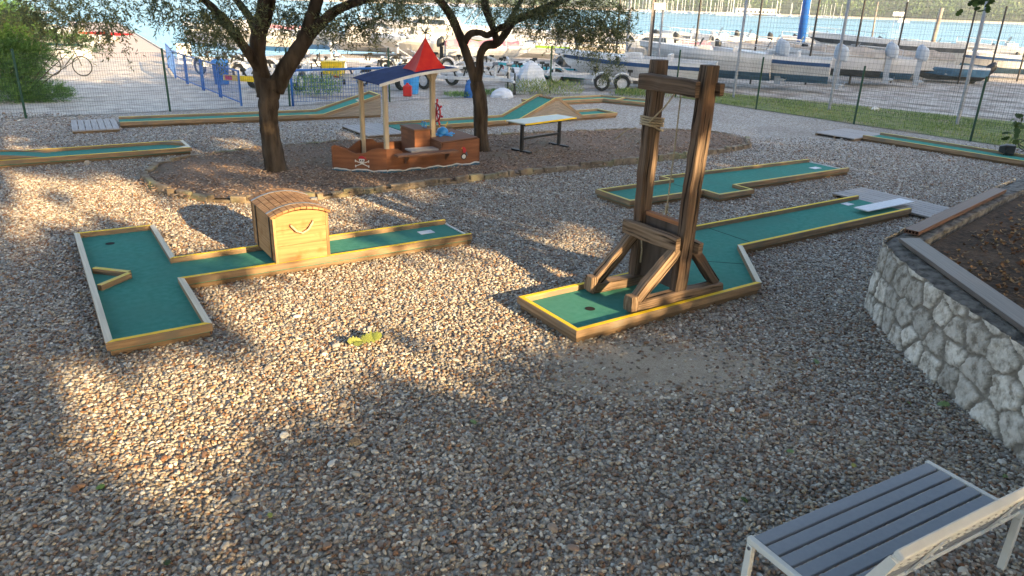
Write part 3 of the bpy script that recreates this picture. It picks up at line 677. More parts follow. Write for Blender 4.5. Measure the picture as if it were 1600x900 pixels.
b = MB(); b.tube([(-.02, -.2, .13), (-.05, -.21, .02), (-.05, 0, .012), (-.05, .21, .02), (-.02, .2, .13)], .012, 6); b.build('bracket', 'black', t)
b = MB(); pts = []
for i in range(60):
    a = i*.42; pts.append((.25+.18*math.cos(a)+i*.005, .1*math.sin(a*1.3)+.1, .12+.14*math.sin(a*.7)+.1))
b.tube(pts, .009, 5); b.build('cable', 'black', t)

# ------------------------------------------------------------ treasure chest
cx = lp((-3.62, 5.86), 33.5, 1.92, 1.385)
ch = thing('treasure_chest', 'wooden treasure chest with barrel lid standing on the T shaped lane', 'chest', (cx[0], cx[1], .155), rad(33.5))
CW, CD, CH = .66, .96, .545; arc = lambda x: CH+.07*(1-((x-CW/2)/(CW/2))**2)
def face_boards(y0, y1):
    b = MB(); zs = [0, .2, .395, .99]
    for k in range(3):
        z0, z1 = zs[k]+.002, zs[k+1]-.002
        if k < 2: b.slab([(.035, y0, z0), (CW-.035, y0, z0), (CW-.035, y0, z1), (.035, y0, z1)], y1-y0, 'chest_wood', (0, 1, 0))
        else:
            top = [(CW-.035-(CW-.07)*i/14, y0, arc(CW-.035-(CW-.07)*i/14)-.006) for i in range(15)]
            b.slab([(.035, y0, z0), (CW-.035, y0, z0)]+top, y1-y0, 'chest_wood', (0, 1, 0))
    return b
face_boards(0.004, .028).build('front_panel', None, ch, bevel=.002)
face_boards(CD-.028, CD-.004).build('back_panel', None, ch)
for s in (0, 1):
    b = MB(); x0 = .004 if s == 0 else CW-.026
    if s == 0:
        for k in range(3): b.box(x0, x0+.022, .03, CD-.03, .002+CH/3*k, CH/3*(k+1)-.002, 'chest_wood')
    else:
        for k in range(3): b.box(x0, x0+.022, .03, CD-.03, .002+CH/3*k, CH/3*(k+1)-.002, 'chest_wood')
    b.build('side_panel', None, ch, bevel=.002)
    for yy in (0, CD-.06):
        b = MB(); x = 0 if s == 0 else CW-.034
        b.box(x, x+.034, yy+(.0 if yy == 0 else 0), yy+.06, 0, CH-.002, 'chest_dark'); b.build('corner_batten', None, ch, bevel=.003)
    for yy in (.14, .74):
        b = MB(); x = -.006 if s == 0 else CW+.0
        b.box(x, x+.008, yy, yy+.035, 0, CH-.01, 'iron'); b.build('side_strap', None, ch)
lid = MB(); ns = 10
for i in range(ns):
    x0, x1 = -.02+(CW+.04)*i/ns+.002, -.02+(CW+.04)*(i+1)/ns-.002
    f = lambda x: CH+.085*(1-((x-CW/2)/(CW/2+.02))**2)
    e = random.uniform(-.006, .006)
    lid.slab([(x0, -.025+e, f(x0)), (x1, -.025+e, f(x1)), (x1, CD+.03+e, f(x1)), (x0, CD+.03+e, f(x0))], .026, 'chest_dark')
lo_ = lid.build('lid', None, ch, bevel=.003)
for yy in (.14, .80):
    b = MB(); secs = []
    for i in range(13):
        x = -.025+(CW+.05)*i/12; z = CH+.026+.087*(1-((x-CW/2)/(CW/2+.025))**2)
        secs.append([(x, yy, z), (x, yy+.04, z), (x, yy+.04, z+.005), (x, yy, z+.005)])
    b.loft(secs, close=True); o = b.build('lid_strap', 'strap', lo_)
b = MB(); b.box(CW-.05, CW+.03, .45, .50, CH+.05, CH+.075); b.build('hasp', 'strap', lo_)
b = MB(); pts = [(.20, .0, .45), (.205, -.03, .44), (.26, -.04, .375), (.33, -.042, .345), (.40, -.04, .38), (.46, -.03, .455), (.465, .0, .47)]
b.tube(pts, .013, 7); b.build('rope_handle', 'rope', ch, smooth=True)

# ------------------------------------------------------------ guillotine
gl = thing('guillotine', 'tall rough timber guillotine obstacle standing on the S bent green lane', 'guillotine', (GO[0], GO[1], .092), rad(GA))
LB, RB_ = .86, .19            # b positions of the two posts
H_ = 2.5
Y1 = Vector((0, 1, 0))
for bb, ln, bw in ((LB, .03, .006), (RB_, .06, -.005)):
    b = MB(); b.timber((1.55, bb, .10), (1.55+ln, bb, H_),   .125, .175, Vector((1, 0, 0)), 16, .011, 1.05, 'old_wood', bow=bw); b.build('post', None, gl, bevel=.006)
    b = MB(); b.timber((.87, bb, .06), (2.2, bb, .06), .15, .13, Z, 8, .016, 1.0, 'brace_wood'); b.build('sill_beam', None, gl, bevel=.006)
    b = MB(); b.timber((.93, bb, .13), (1.46, bb, .62), .11, .13, Z, 7, .014, .95, 'brace_wood'); b.build('brace', None, gl, bevel=.006)
    b = MB(); b.timber((2.13, bb, .12), (1.66, bb, .62), .1, .11, Z, 6, .014, .95, 'brace_wood' if bb == LB else 'old_wood'); b.build('brace', None, gl, bevel=.006)
    b = MB(); b.timber((.87, bb, .03), (.87, bb, .2), .16, .1, Vector((1, 0, 0)), 3, .012, .85, 'brace_wood'); b.build('sill_toe', None, gl, bevel=.012)
for nm, aa, z, h, b0, b1 in (('top_beam', 1.425, 2.28, .17, RB_-.055, LB+.09), ('top_beam', 1.70, 2.27, .14, RB_-.13, LB+.1),
                             ('lower_beam', 1.41, .68, .17, RB_-.06, LB+.12), ('lower_beam', 1.69, .62, .13, RB_-.13, LB+.1)):
    b = MB(); b.timber((aa, b0, z), (aa, b1, z), .075, h, Z, 8, .012, 1.0, 'old_wood' if nm == 'top_beam' else 'brace_wood'); b.build(nm, None, gl, bevel=.006)
b = MB(); b.box(1.545, 1.585, RB_+.075, LB-.075, .12, .84, 'blade'); bl = b.build('blade_board', None, gl)
b = MB(); b.box(1.53, 1.60, RB_+.08, LB-.08, .842, .885, 'redwood'); b.build('blade_bar', None, gl)
# rope: coil on the left post, a line to the top beam, a line down to the blade
rp = MB()
for k in range(5):
    z = 1.80+.026*k; pts = []
    for i in range(29):
        a = 2*math.pi*i/28; cxp, sxp = math.cos(a), math.sin(a); q = 1.0/max(abs(cxp)/.105, abs(sxp)/.08)**1.0
        pts.append((1.565+cxp*min(q, .125), LB+sxp*min(q, .125), z-.03*(k == 0)*cxp-.012*cxp))
    rp.tube(pts, .011, 6, cap=False)
rp.tube([(1.46, LB-.06, 1.86), (1.45, .58, 2.05), (1.5, .47, 2.24)], .009, 6)
rp.tube([(1.56, .475, 2.25), (1.56, .48, 1.6), (1.555, .49, 1.02), (1.56, .5, .90)], .008, 6)
rp.tube([(1.42, LB+.08, 1.79), (1.36, LB+.16, 1.76), (1.30, LB+.28, 1.64)], .006, 5)
for i in range(3): rp.ball((1.556+.01*i, .492+.012*i, 1.0-.035*i), .02, .022, .022, 7)
rp.tube([(1.56, .5, .96), (1.56, .56, .92), (1.56, .54, .89)], .006, 5); rp.tube([(1.56, .5, .96), (1.56, .44, .92), (1.56, .46, .89)], .006, 5)
rp.tube([(1.45, LB-.12, .66), (1.47, LB-.14, .45), (1.47, LB-.135, .3)], .010, 6)
rp.build('rope', 'rope', gl, smooth=True)

# ------------------------------------------------------------ pirate play boat
pb = thing('pirate_play_boat', 'orange brown pirate play boat with navy roof and red sail under the trees', 'play boat', tuple(at(605, 271, .07)), rad(33))
tip = Vector((-.83, .62)); WD = 1.18; LN = 1.98
def side(p0, p1, prof, name='hull_side', th=.025, mt='hull_brown'):
    p0 = Vector((p0[0], p0[1], 0)); p1 = Vector((p1[0], p1[1], 0)); d = p1-p0
    pts = [p0, p1]+[p0+d*t+Z*z for t, z in reversed(prof)]
    b = MB(); b.slab(pts, th, mt, d.cross(Z)*-1); return b.build(name, None, pb)
side(tip, (0, 0), [(0, .46), (.06, .49), (.15, .46), (.3, .40), (.45, .335), (.6, .36), (.72, .43), (.85, .46), (1, .45)])
side((0, WD), tip, [(0, .45), (.2, .43), (.5, .34), (.75, .43), (1, .46)])
side((0, 0), (LN, 0), [(0, .45), (.12, .44), (.15, .38), (.2, .345), (.55, .345), (.585, .40), (.59, .47), (1, .52)])
side((LN, WD), (0, WD), [(0, .52), (.41, .47), (.42, .36), (.85, .36), (.9, .44), (1, .45)])
side((LN, 0), (LN, WD), [(0, .52), (1, .52)], 'transom')
b = MB(); b.prism([(tip.x+.06, tip.y), (0, .03), (LN-.03, .03), (LN-.03, WD-.03), (0, WD-.03)], .05, .08, 'seat_brown'); b.build('floor', None, pb)
b = MB(); b.slab([(1.14, .028, .478), (LN-.03, .028, .528), (LN-.03, WD-.03, .528), (1.14, WD-.03, .478)], .02, 'seat_brown'); b.slab([(1.14, .028, .08), (1.14, WD-.03, .08), (1.14, WD-.03, .47), (1.14, .028, .47)], .02, 'seat_brown'); b.build('stern_box', None, pb)
b = MB(); b.box(.80, 1.13, .48, 1.12, .08, .66, 'hull_brown'); b.box(.78, 1.15, .46, 1.14, .662, .69, 'seat_brown'); b.build('helm_cabinet', None, pb)
b = MB(); b.box(.12, 1.38, -.26, -.06, .33, .365, 'seat_brown'); b.box(.55, 1.13, .1, .4, .33, .36, 'deck_wood'); o = b.build('bench_plank', None, pb)
for x in (.35, 1.2):
    b = MB(); b.slab([(x, -.028, .16), (x, -.22, .328), (x, -.028, .328)], .03, 'seat_brown', (1, 0, 0)); b.build('bracket', None, pb)
for x, y in ((.03, .06), (-.02, 1.1)):
    b = MB(); b.box(x-.04, x+.04, y-.04, y+.04, .08, 1.61, 'post_pale'); b.build('roof_post', None, pb, bevel=.006)
b = MB(); b.box(1.2, 1.29, .55, .64, .3, 1.72, 'post_pale'); b.slab([(1.05, .57, 1.80), (1.21, .57, 1.55), (1.28, .57, 1.55), (1.42, .57, 1.84)], .05, 'post_pale', (0, 1, 0)); b.build('roof_post', None, pb, bevel=.006)
rz = lambda a: 1.60+.155*(a+.12)+.055*math.sin(math.pi*min(1, max(0, (a+.12)/1.6)))
secs = []
for i in range(13):
    a = -.12+1.6*i/12; z = rz(a); secs.append([(a, -.06, z), (a, 1.24, z), (a, 1.24, z+.018), (a, -.06, z+.018)])
b = MB(); b.loft(secs, close=True); rf = b.build('roof', 'navy_roof', pb)
b = MB()
for y in (-.075, 1.241):
    b.loft([[(s[0][0], y, s[0][2]-.03), (s[0][0], y+.014, s[0][2]-.03), (s[0][0], y+.014, s[0][2]+.022), (s[0][0], y, s[0][2]+.022)] for s in secs], close=True)
b.build('roof_trim', 'white', rf)
# sail: a four sided cloth peak
zb = rz(1.1)+.02; ap = Vector((1.04, .45, zb+.55)); c_ = [(.66, .12), (1.28, .10), (1.34, .78), (.72, .80)]
b = MB(); n = 6; secs = []
for k in range(n+1):
    f_ = k/n; row = []
    for i in range(4):
        for j in range(3):
            t_ = j/3; p = Vector(c_[i]).lerp(Vector(c_[(i+1) % 4]), t_); q = p.lerp(Vector((ap.x, ap.y)), f_**.92); sag = -.10*math.sin(math.pi*t_)*(1-f_)
            cc = Vector((ap.x, ap.y)); q = q+(cc-q)*(-sag if sag else 0)
            row.append((q.x, q.y, rz(min(1.6, q.x))+.02+(ap.z-zb)*f_-.035*math.sin(math.pi*f_)))
    secs.append(row)
b.loft(secs, close=True, capends=False); b.build('sail', 'red_cloth', pb)
b = MB(); b.tube([ap-Z*.02, ap+Z*.13], .008, 6)
for i in range(9):
    a = i*.7; b.tube([ap+Z*.06, ap+Vector((math.cos(a)*.07, math.sin(a)*.07, .10+.05*math.sin(i*2.1))), ap+Vector((math.cos(a)*.12, math.sin(a)*.12, .08+.1*math.sin(i*2.1)))], [.009, .008, .002], 5)
b.build('mast_tuft', 'fence_green', pb)
# steering wheel
wc = Vector((1.32, .58, .98)); b = MB(); ww = thing
ring = [(wc.x, wc.y+.17*math.cos(2*math.pi*i/24), wc.z+.17*math.sin(2*math.pi*i/24)) for i in range(25)]
b.tube(ring, .018, 8, cap=False)
for i in range(8):
    a = math.pi*i/4+.2; d = Vector((0, math.cos(a), math.sin(a))); b.tube([wc, wc+d*.17, wc+d*.2, wc+d*.255, wc+d*.27], [.012, .012, .014, .024, .012], 7)
b.ball(wc, .03, .045, .045, 8); b.build('steering_wheel', 'red', pb, smooth=True)
b = MB(); b.tube([(1.22, .58, .98), (1.33, .58, .98)], .02, 8); b.build('wheel_axle', 'iron', pb)
# blue toy on the stern box: a sea creature with a round head and long arms
b = MB(); b.ball((1.50, .66, .57), .12, .12, .11, 12)
for i in range(7):
    a = i*.95+.2; r_ = .30 if i % 2 else .24
    b.tube([(1.50+math.cos(a)*q*r_, .66+math.sin(a)*q*r_*.9, .525+.045*math.cos(q*5.5)*(1-q*.6)) for q in (.2, .45, .7, .9, 1.05)], [.05, .045, .036, .028, .014], 7)
b.build('sea_creature_toy', 'blue_toy', pb, smooth=True)
b = MB()
for s in (-.05, .05): b.tube([(1.50+s, .66, .64), (1.50+s*1.6, .65, .72), (1.50+s*2.2, .64, .77)], .008, 6)
b.build('toy_feeler', 'board_yellow', pb)
b = MB()
for s in (0, .11): b.tube([(1.08, .58+s+.05*math.cos(2*math.pi*i/12), .75+.055*math.sin(2*math.pi*i/12)) for i in range(13)], .008, 6, cap=False)
b.build('blue_ring', 'blue_toy', pb)
# painted wave along the waterline
def wave(p0, p1, z0, amp, mt, name, off):
    p0 = Vector((p0[0], p0[1], 0)); p1 = Vector((p1[0], p1[1], 0)); d = p1-p0; nn = (d.cross(Z)).normalized()*off
    n = int(d.length/.03); top = [p0+d*i/n+nn+Z*(z0+amp*math.sin(i*.03*14)+amp*.4*math.sin(i*.03*31)) for i in range(n+1)]
    b = MB()
    for i in range(n): b.slab([p0+d*i/n+nn+Z*.003, p0+d*(i+1)/n+nn+Z*.003, top[i+1], top[i]], .004, None, nn)
    return b.build(name, mt, pb)
for p, q in (((-.83, .62), (0, 0)), ((0, 0), (1.98, 0))):
    wave(p, q, .055, .013, 'wave_white', 'painted_wave', .0005); wave(p, q, .032, .01, 'wave_blue', 'painted_wave', .006)
# emblem: skull with red scarf over crossed bones
dd_ = (Vector((0, 0, 0))-Vector((tip.x, tip.y, 0))); nn_ = dd_.cross(Z).normalized(); du = dd_.normalized()
ec = Vector((tip.x, tip.y, 0))+dd_*.55+nn_*.002
def onside(u, z, o=0): return ec+du*u+Z*(.2+z)+nn_*o
b = MB()
for s in (-1, 1):
    b.bar(onside(-.12*s, -.085, .004+.002*s), onside(.12*s, .01, .004+.002*s), .012, .02, nn_, 'wave_white')
    for e in (-1, 1):
        for q in (-.011, .011): b.ball(onside(e*s*.124, (-.086 if e < 0 else .011)+q, .006), .013, .009, .013, 7, 'wave_white')
b.build('crossed_bones', None, pb)
b = MB(); b.slab([onside(.052*math.cos(2*math.pi*i/20), .035+.055*math.sin(2*math.pi*i/20), .012) for i in range(20)], .008, 'wave_white', nn_)
b.slab([onside(x, z, .0125) for x, z in ((-.03, -.035), (.03, -.035), (.032, .0), (-.032, .0))], .007, 'wave_white', nn_)
for s in (-1, 1): b.slab([onside(s*.021+.013*math.cos(2*math.pi*i/12), .022+.015*math.sin(2*math.pi*i/12), .021) for i in range(12)], .003, 'black', nn_)
b.slab([onside(-.006, .002, .021), onside(.006, .002, .021), onside(0, .014, .021)], .003, 'black', nn_)
b.build('skull_emblem', None, pb)
b = MB(); b.slab([onside(.062*math.cos(math.pi*i/14), .056+.056*math.sin(math.pi*i/14), .012) for i in range(15)], .012, 'red', nn_); b.slab([onside(.05, .07, .016), onside(.09, .035, .016), (onside(.075, .085, .016))], .01, 'red', nn_); b.build('red_scarf', None, pb)
# emblem: red parrot perched on a ring shaped porthole
pc = lambda u, z, o=0: Vector((1.62+u, -.002-o, .22+z))
b = MB(); b.slab([pc(.062*math.cos(2*math.pi*i/20), -.03+.062*math.sin(2*math.pi*i/20), .002) for i in range(20)], .006, 'black', (0, -1, 0)); b.slab([pc(.042*math.cos(2*math.pi*i/18), -.03+.042*math.sin(2*math.pi*i/18), .009) for i in range(18)], .004, 'wave_white', (0, -1, 0)); b.build('porthole_emblem', None, pb)
b = MB(); b.slab([pc(x, z, .006) for x, z in ((-.02, .05), (.02, .04), (.05, .06), (.05, .11), (.02, .15), (-.015, .165), (-.045, .15), (-.04, .12), (-.02, .11))], .008, 'red', (0, -1, 0))
b.slab([pc(x, z, .0145) for x, z in ((.03, .05), (.085, -.03), (.06, .06))], .004, 'wave_blue', (0, -1, 0)); b.slab([pc(x, z, .0145) for x, z in ((-.045, .15), (-.062, .135), (-.042, .128))], .004, 'yellow', (0, -1, 0)); b.build('parrot_emblem', None, pb)

# ------------------------------------------------------------ table on the island
tp = at(836, 186, .66)
tb = thing('table', 'white topped table with black metal legs on the mulch island', 'table', (.535, 16.4, .075), rad(46.5))
b = MB(); b.box(-.84, .84, -.29, .29, .638, .662, 'table_top'); b.build('table_top', None, tb, bevel=.004)
b = MB(); b.box(-.845, .845, -.302, -.292, .63, .663, 'yellow'); b.box(-.845, .845, .292, .302, .63, .663, 'yellow'); b.build('edge_trim', None, tb)
b = MB(); b.box(-.8, .8, -.25, -.2, .6, .637, 'black'); b.box(-.8, .8, .2, .25, .6, .637, 'black'); b.build('apron', None, tb)
for x in (-.62, .62):
    b = MB(); b.box(x-.03, x+.03, -.03, .03, .04, .637, 'black'); lg = b.build('leg', None, tb); b = MB(); b.box(x-.03, x+.03, -.28, .28, 0, .04, 'black'); b.build('foot_bar', None, lg)
b = MB(); b.box(-.59, .59, -.02, .02, .26, .31, 'black'); b.build('stretcher', None, tb)

# ------------------------------------------------------------ bench in the near corner
bn = thing('bench', 'white framed bench with grey slats in the near right corner', 'bench', (1.33, 3.24, 0), rad(29.6))
BL = 1.62
for k in range(6):
    b = MB(); y = -.012-.092*k; b.box(.035, BL-.035, y-.078, y, .395, .42, 'slat'); b.build('seat_slat', None, bn, bevel=.006)
for x in (0, BL-.035):
    b = MB(); b.box(x, x+.035, -.60, 0.0, .385, .423, 'frame_white'); b.build('side_rail', None, bn, bevel=.005)
    for y in (-.045, -.60):
        b = MB(); b.box(x, x+.035, y, y+.042, 0, .383, 'frame_white'); lg = b.build('leg', None, bn, bevel=.004)
        b = MB(); b.tube([(x-.004 if x == 0 else x+.039, y+.02, .36), (x+.02, y+.02, .36)], .011, 8); b.build('bolt', 'strap', lg)
B0 = Vector((0, -.57, .43)); B1 = Vector((0, -.74, .83)); bd = (B1-B0).normalized(); bnrm = Vector((0, -bd.z, bd.y))
xl, xr = .10, BL+.0
bk = MB(); bk.bar(Vector((xl, 0, 0))+B1, Vector((xr, 0, 0))+B1, .05, .04, bd, 'frame_white'); bk.bar(Vector((xl, 0, 0))+B0, Vector((xr, 0, 0))+B0, .04, .035, bd, 'frame_white')
for x in (xl+.018, xr-.018): bk.bar(Vector((x, 0, 0))+B0+bd*.02, Vector((x, 0, 0))+B1-bd*.022, .036, .045, bnrm, 'frame_white')
bf = bk.build('back_frame', None, bn, bevel=.008)
Lb = (B1-B0).length
for k in range(5):
    b = MB(); c = B0+bd*(.03+(Lb-.06)*(k+.5)/5)
    b.bar(Vector((xl+.04, 0, 0))+c, Vector((xr-.04, 0, 0))+c, .018, (Lb-.06)/5-.012, bd, 'slat' if k < 2 else 'frame_white'); b.build('back_slat', None, bn, bevel=.004)
for x in (xl+.42, xl+1.1):
    b = MB(); b.bar(Vector((x, 0, 0))+B0+bnrm*.018, Vector((x, 0, 0))+B1+bnrm*.018-bd*.02, .03, .01, bnrm, 'frame_white'); st_ = b.build('back_strap', None, bn)
    b = MB()
    for k in range(5): b.ball(Vector((x, 0, 0))+B0+bd*(.03+(Lb-.06)*(k+.5)/5)+bnrm*.026, .011, .009, .009, 8)
    b.build('bolt', 'galv', st_)
b = MB()
for k in range(2, 5):
    for j in range(44):
        x = xl+.07+j*.033
        c = B0+bd*(.03+(Lb-.06)*(k+.5)/5+(.012 if j % 2 else -.012)); b.bar(Vector((x, 0, 0))+c+bnrm*.0095, Vector((x+.018, 0, 0))+c+bnrm*.0095, .001, .004, bd)
b.build('perforation', 'hole', bn)
for x in (xl, xr-.04):
    b = MB(); b.slab([(x, -.52, .40), (x, -.60, .40), Vector((x, 0, 0))+B1+bnrm*.02-bd*.03, Vector((x, 0, 0))+B1-bnrm*.025-bd*.03], .012, 'frame_white', (-1, 0, 0)); b.build('back_bracket', None, bn)

# ------------------------------------------------------------ dry stone retaining wall with planter
wp = [(15, 18), (7.0, 10.58), (4.62, 8.3), (4.28, 7.98), (4.08, 7.72), (3.97, 7.1), (3.92, 6.4), (3.94, 4.7), (3.98, 3.0), (4.05, 0.5)]
P_ = [Vector((p[0], p[1], 0)) for p in wp]
seg = [(P_[i+1]-P_[i]).length for i in range(len(P_)-1)]; cum = np.concatenate([[0], np.cumsum(seg)])
s_start = cum[1]-1.2; s_end = cum[-1]
du_ = 0.0135; ns_ = int((s_end-s_start)/du_); HW = .78; nz = int(HW/du_)
ss = np.linspace(s_start, s_end, ns_); zz = np.linspace(-.02, HW, nz)
px_ = np.interp(ss, cum, [p.x for p in P_]); py_ = np.interp(ss, cum, [p.y for p in P_])
k_ = 6; ker = np.ones(2*k_+1)/(2*k_+1)
pad = lambda a: np.convolve(np.pad(a, k_, mode='edge'), ker, 'valid')
px_ = pad(px_); py_ = pad(py_)
tx_ = np.gradient(px_); ty_ = np.gradient(py_); tl = np.hypot(tx_, ty_)+1e-9; nx_, ny_ = ty_/tl, -tx_/tl
# stones: jittered courses of cells, wider than high
cells = []; z = .02; row = 0
while z < HW+.1:
    h = rng.uniform(.15, .26); s = s_start-rng.uniform(0, .3)
    while s < s_end+.3:
        w = rng.uniform(.15, .42); cells.append((s+w/2+rng.normal()*.025, z+h/2+rng.normal()*.06)); s += w
    z += h
cells = np.array(cells); rot = rng.uniform(-.5, .5, len(cells)); szs = rng.uniform(.82, 1.2, len(cells)); tones = rng.uniform(0, 1, len(cells)); bulge = rng.uniform(.35, 1, len(cells))
SSg, ZZg = np.meshgrid(ss, zz, indexing='ij')
def wob(a, b, f, ph): return np.sin(a*f+ph)*np.cos(b*f*1.13+ph*1.7)
U = SSg+.008*wob(SSg, ZZg, 23, 1)+.006*wob(SSg, ZZg, 61, 2)+.004*wob(SSg, ZZg, 140, 4); Vv = ZZg*1.35+.008*wob(SSg, ZZg, 27, 3)+.006*wob(SSg, ZZg, 57, .3)+.004*wob(SSg, ZZg, 133, 2.4)
F1 = np.full(U.shape, 9.0); F2 = np.full(U.shape, 9.0); ID = np.zeros(U.shape, int)
for i, (cs, cz) in enumerate(cells):
    a0 = np.searchsorted(ss, cs-.5); a1 = np.searchsorted(ss, cs+.5)
    if a1 <= a0: continue
    ax_ = np.abs((U[a0:a1]-cs)*math.cos(rot[i])+(Vv[a0:a1]-cz*1.35)*math.sin(rot[i])); ay_ = np.abs(-(U[a0:a1]-cs)*math.sin(rot[i])+(Vv[a0:a1]-cz*1.35)*math.cos(rot[i])); d = .25*np.maximum(ax_, ay_)+.75*np.hypot(ax_, ay_)+(1-szs[i])*.12; f1 = F1[a0:a1]; f2 = F2[a0:a1]; idd = ID[a0:a1]
    better = d < f1; f2[:] = np.where(better, f1, np.minimum(f2, d)); idd[better] = i; f1[:] = np.where(better, d, f1)
edge = F2-F1
thr = .032+.02*wob(SSg, ZZg, 9, 2)+.012*wob(SSg, ZZg, 31, .7)
stone = np.clip((edge-thr)/.012, 0, 1); facet = np.sin(SSg*17+rot[ID]*40)*.5*rot[ID]+(ZZg-cells[ID][..., 1])*rot[ID][...]*1.6+(SSg-cells[ID][..., 0])*(szs[ID]-1)*1.2
rough_ = .4*wob(SSg, ZZg, 47, 1.3)+.35*wob(SSg, ZZg, 101, .4)+.3*wob(SSg, ZZg, 29, 2.2)+.25*np.sin(SSg*83+7*ZZg*11)
disp = stone*(.010+.016*bulge[ID]*np.clip((edge-thr)/.03, 0, 1)**.6+.028*facet+.005*rough_)+.004*rough_
batter = (HW-ZZg)*.065
X = px_[:, None]+nx_[:, None]*(disp+batter); Y = py_[:, None]+ny_[:, None]*(disp+batter)
co = np.stack([X, Y, ZZg], axis=-1).reshape(-1, 3)
idx = np.arange(ns_*nz).reshape(ns_, nz)
fc = np.stack([idx[:-1, :-1], idx[:-1, 1:], idx[1:, 1:], idx[1:, :-1]], axis=-1).reshape(-1, 4)
me = bpy.data.meshes.new('stone_face'); me.from_pydata(co.tolist(), [], fc.tolist())
for nm, val in (('stone', stone), ('tone', tones[ID])):
    a = me.attributes.new(nm, 'FLOAT', 'POINT'); a.data.foreach_set('value', val.reshape(-1).astype(np.float32))
me.polygons.foreach_set('use_smooth', [True]*len(me.polygons)); me.materials.append(M['stone']); me.update()
sw = thing('stone_wall', 'pale rubble stone retaining wall holding the planter on the right', 'stone wall', (0, 0, 0))
o = bpy.data.objects.new('stone_face', me); COL.objects.link(o); o.parent = sw
b = MB(); inner = []
pts = [(15, 18), (7.0, 10.58), (4.62, 8.3), (4.28, 7.98), (4.09, 7.72), (3.98, 7.1), (3.93, 6.4), (3.94, 4.7), (3.99, 3.0), (4.07, .5)]
off = [(15.25, 17.7), (7.2, 10.37), (4.87, 8.1), (4.5, 7.72), (4.34, 7.4), (4.24, 7.0), (4.2, 6.4), (4.22, 4.7), (4.25, 3.0), (4.31, .5)]
rows_ = []
PT = np.array(pts); QT = np.array(off); seg_ = np.concatenate([[0], np.cumsum(np.hypot(*np.diff(PT, axis=0).T))])
for sv in np.arange(0, seg_[-1], .05):
    p = np.array([np.interp(sv, seg_, PT[:, k]) for k in (0, 1)]); q = np.array([np.interp(sv, seg_, QT[:, k]) for k in (0, 1)]); r_ = []
    for k in range(8):
        t_ = k/7; c = p*(1-t_)+q*t_; r_.append((c[0], c[1], HW-.012-.035*(1-t_)**4+.010*math.sin(sv*13+k*2.1)*math.cos(sv*31-k)+.006*math.sin(sv*57+k*3)))
    r_.append((q[0], q[1], .3)); rows_.append(r_)
b.loft(rows_, capends=False)
b.build('wall_top', 'mortar', sw, smooth=True)
sheet('planter_soil', [(4.28, .5), (4.2, 4.7), (4.18, 6.4), (4.25, 7.1), (4.55, 7.75), (7.2, 10.32), (15.3, 17.55), (22, 14), (22, .5)], HW-.07, 'soil')
p1 = [at(1410, 372, .83), at(1441, 372, .83), at(1600, 473, .83), at(1600, 507, .83)]
d1 = (p1[3]-p1[0]).normalized(); d2 = (p1[2]-p1[1]).normalized()
b = MB(); p1 = [q_+Vector((-.035, 0, 0)) for q_ in p1]; b.slab([p1[0], p1[0]+d1*5.2, p1[1]+d1*5.2, p1[1]], .045, None, (0, 0, -1)); o = b.build('capping_board', 'capping', None, bevel=.004); tag(o, 'long grey board capping the stone wall nearest the bench', 'board')
t2 = thing('capping_board', 'brown hollow board lying on the wall corner, pointing at the grass', 'board', tuple(at(1425, 361, .79)), 0)
p2 = [at(1410, 355, .83), at(1440, 366, .83), at(1578, 299, .83), at(1549, 291, .83)]
L0 = Vector(t2.location); c0 = (p2[0]+p2[1])/2; c1 = (p2[2]+p2[3])/2; dv = (c1-c0).normalized(); wv = dv.cross(Z)
b = MB(); ln = (c1-c0).length; W2 = .155
for zc in (.792, .832): b.bar(c0-L0+Z*(zc-.83), c1-L0+Z*(zc-.83), W2, .009)
for k in range(5): b.bar(c0-L0+wv*(-W2/2+.006+k*(W2-.012)/4)-Z*.018, c1-L0+wv*(-W2/2+.006+k*(W2-.012)/4)-Z*.018, .009, .0305)
b.build('board', 'capping_brown', t2)
b = MB(); b.bar(c0-L0+dv*.06-Z*.018, c1-L0-dv*.06-Z*.018, W2-.02, .029); b.build('hollow_shade_fill', 'hole', t2)  # black bar fills the hollow, its colour standing for the shade inside

# ------------------------------------------------------------ island: mulch bed and stone edging
isl_px = [(225, 281), (240, 296), (268, 306), (330, 316), (400, 318), (500, 312), (600, 300), (700, 288), (800, 276), (900, 265), (1000, 255), (1080, 246), (1140, 237), (1170, 231), (1166, 221), (1130, 212), (1075, 207), (1000, 206), (900, 209), (740, 217), (540, 224), (400, 236), (300, 250), (250, 262)]
isl = [at(*p) for p in isl_px]
ctr = sum(isl, Vector())/len(isl)
b = MB(); b.poly([(p.x, p.y, .075) for p in isl]); mb_ = struct(b.build('mulch_bed', 'mulch'))
ke = MB(); tot = 0; rs = random.Random(3)
loop = isl+[isl[0]]; carry = 0
for i in range(len(isl)):
    a, c = loop[i], loop[i+1]; d = c-a; ln = d.length; d.normalize(); s = carry
    while s < ln:
        w = rs.uniform(.2, .36); back = 14 <= i <= 21
        p = a+d*s; q = a+d*min(s+w-.018, ln+.03); ang_ = rs.uniform(-.02, .02); h = rs.uniform(.10, .15)*(.75 if back else 1); o_ = Vector((-d.y, d.x, 0))*ang_
        ke.timber(p+o_+Z*h/2, q+o_*-1+Z*(h/2+rs.uniform(-.01, .01)), rs.uniform(.08, .12), h, Z, 3, .014)
        s += w
    carry = s-ln
n_ = len(isl)
for i in range(n_): ke.bar(isl[i]+Z*.02, isl[(i+1) % n_]+Z*.02, .09, .06)
tag(ke.build('stone_edging', 'kerb', None, bevel=.006), 'low edging of rough brown stones round the mulch island', 'stone edging')

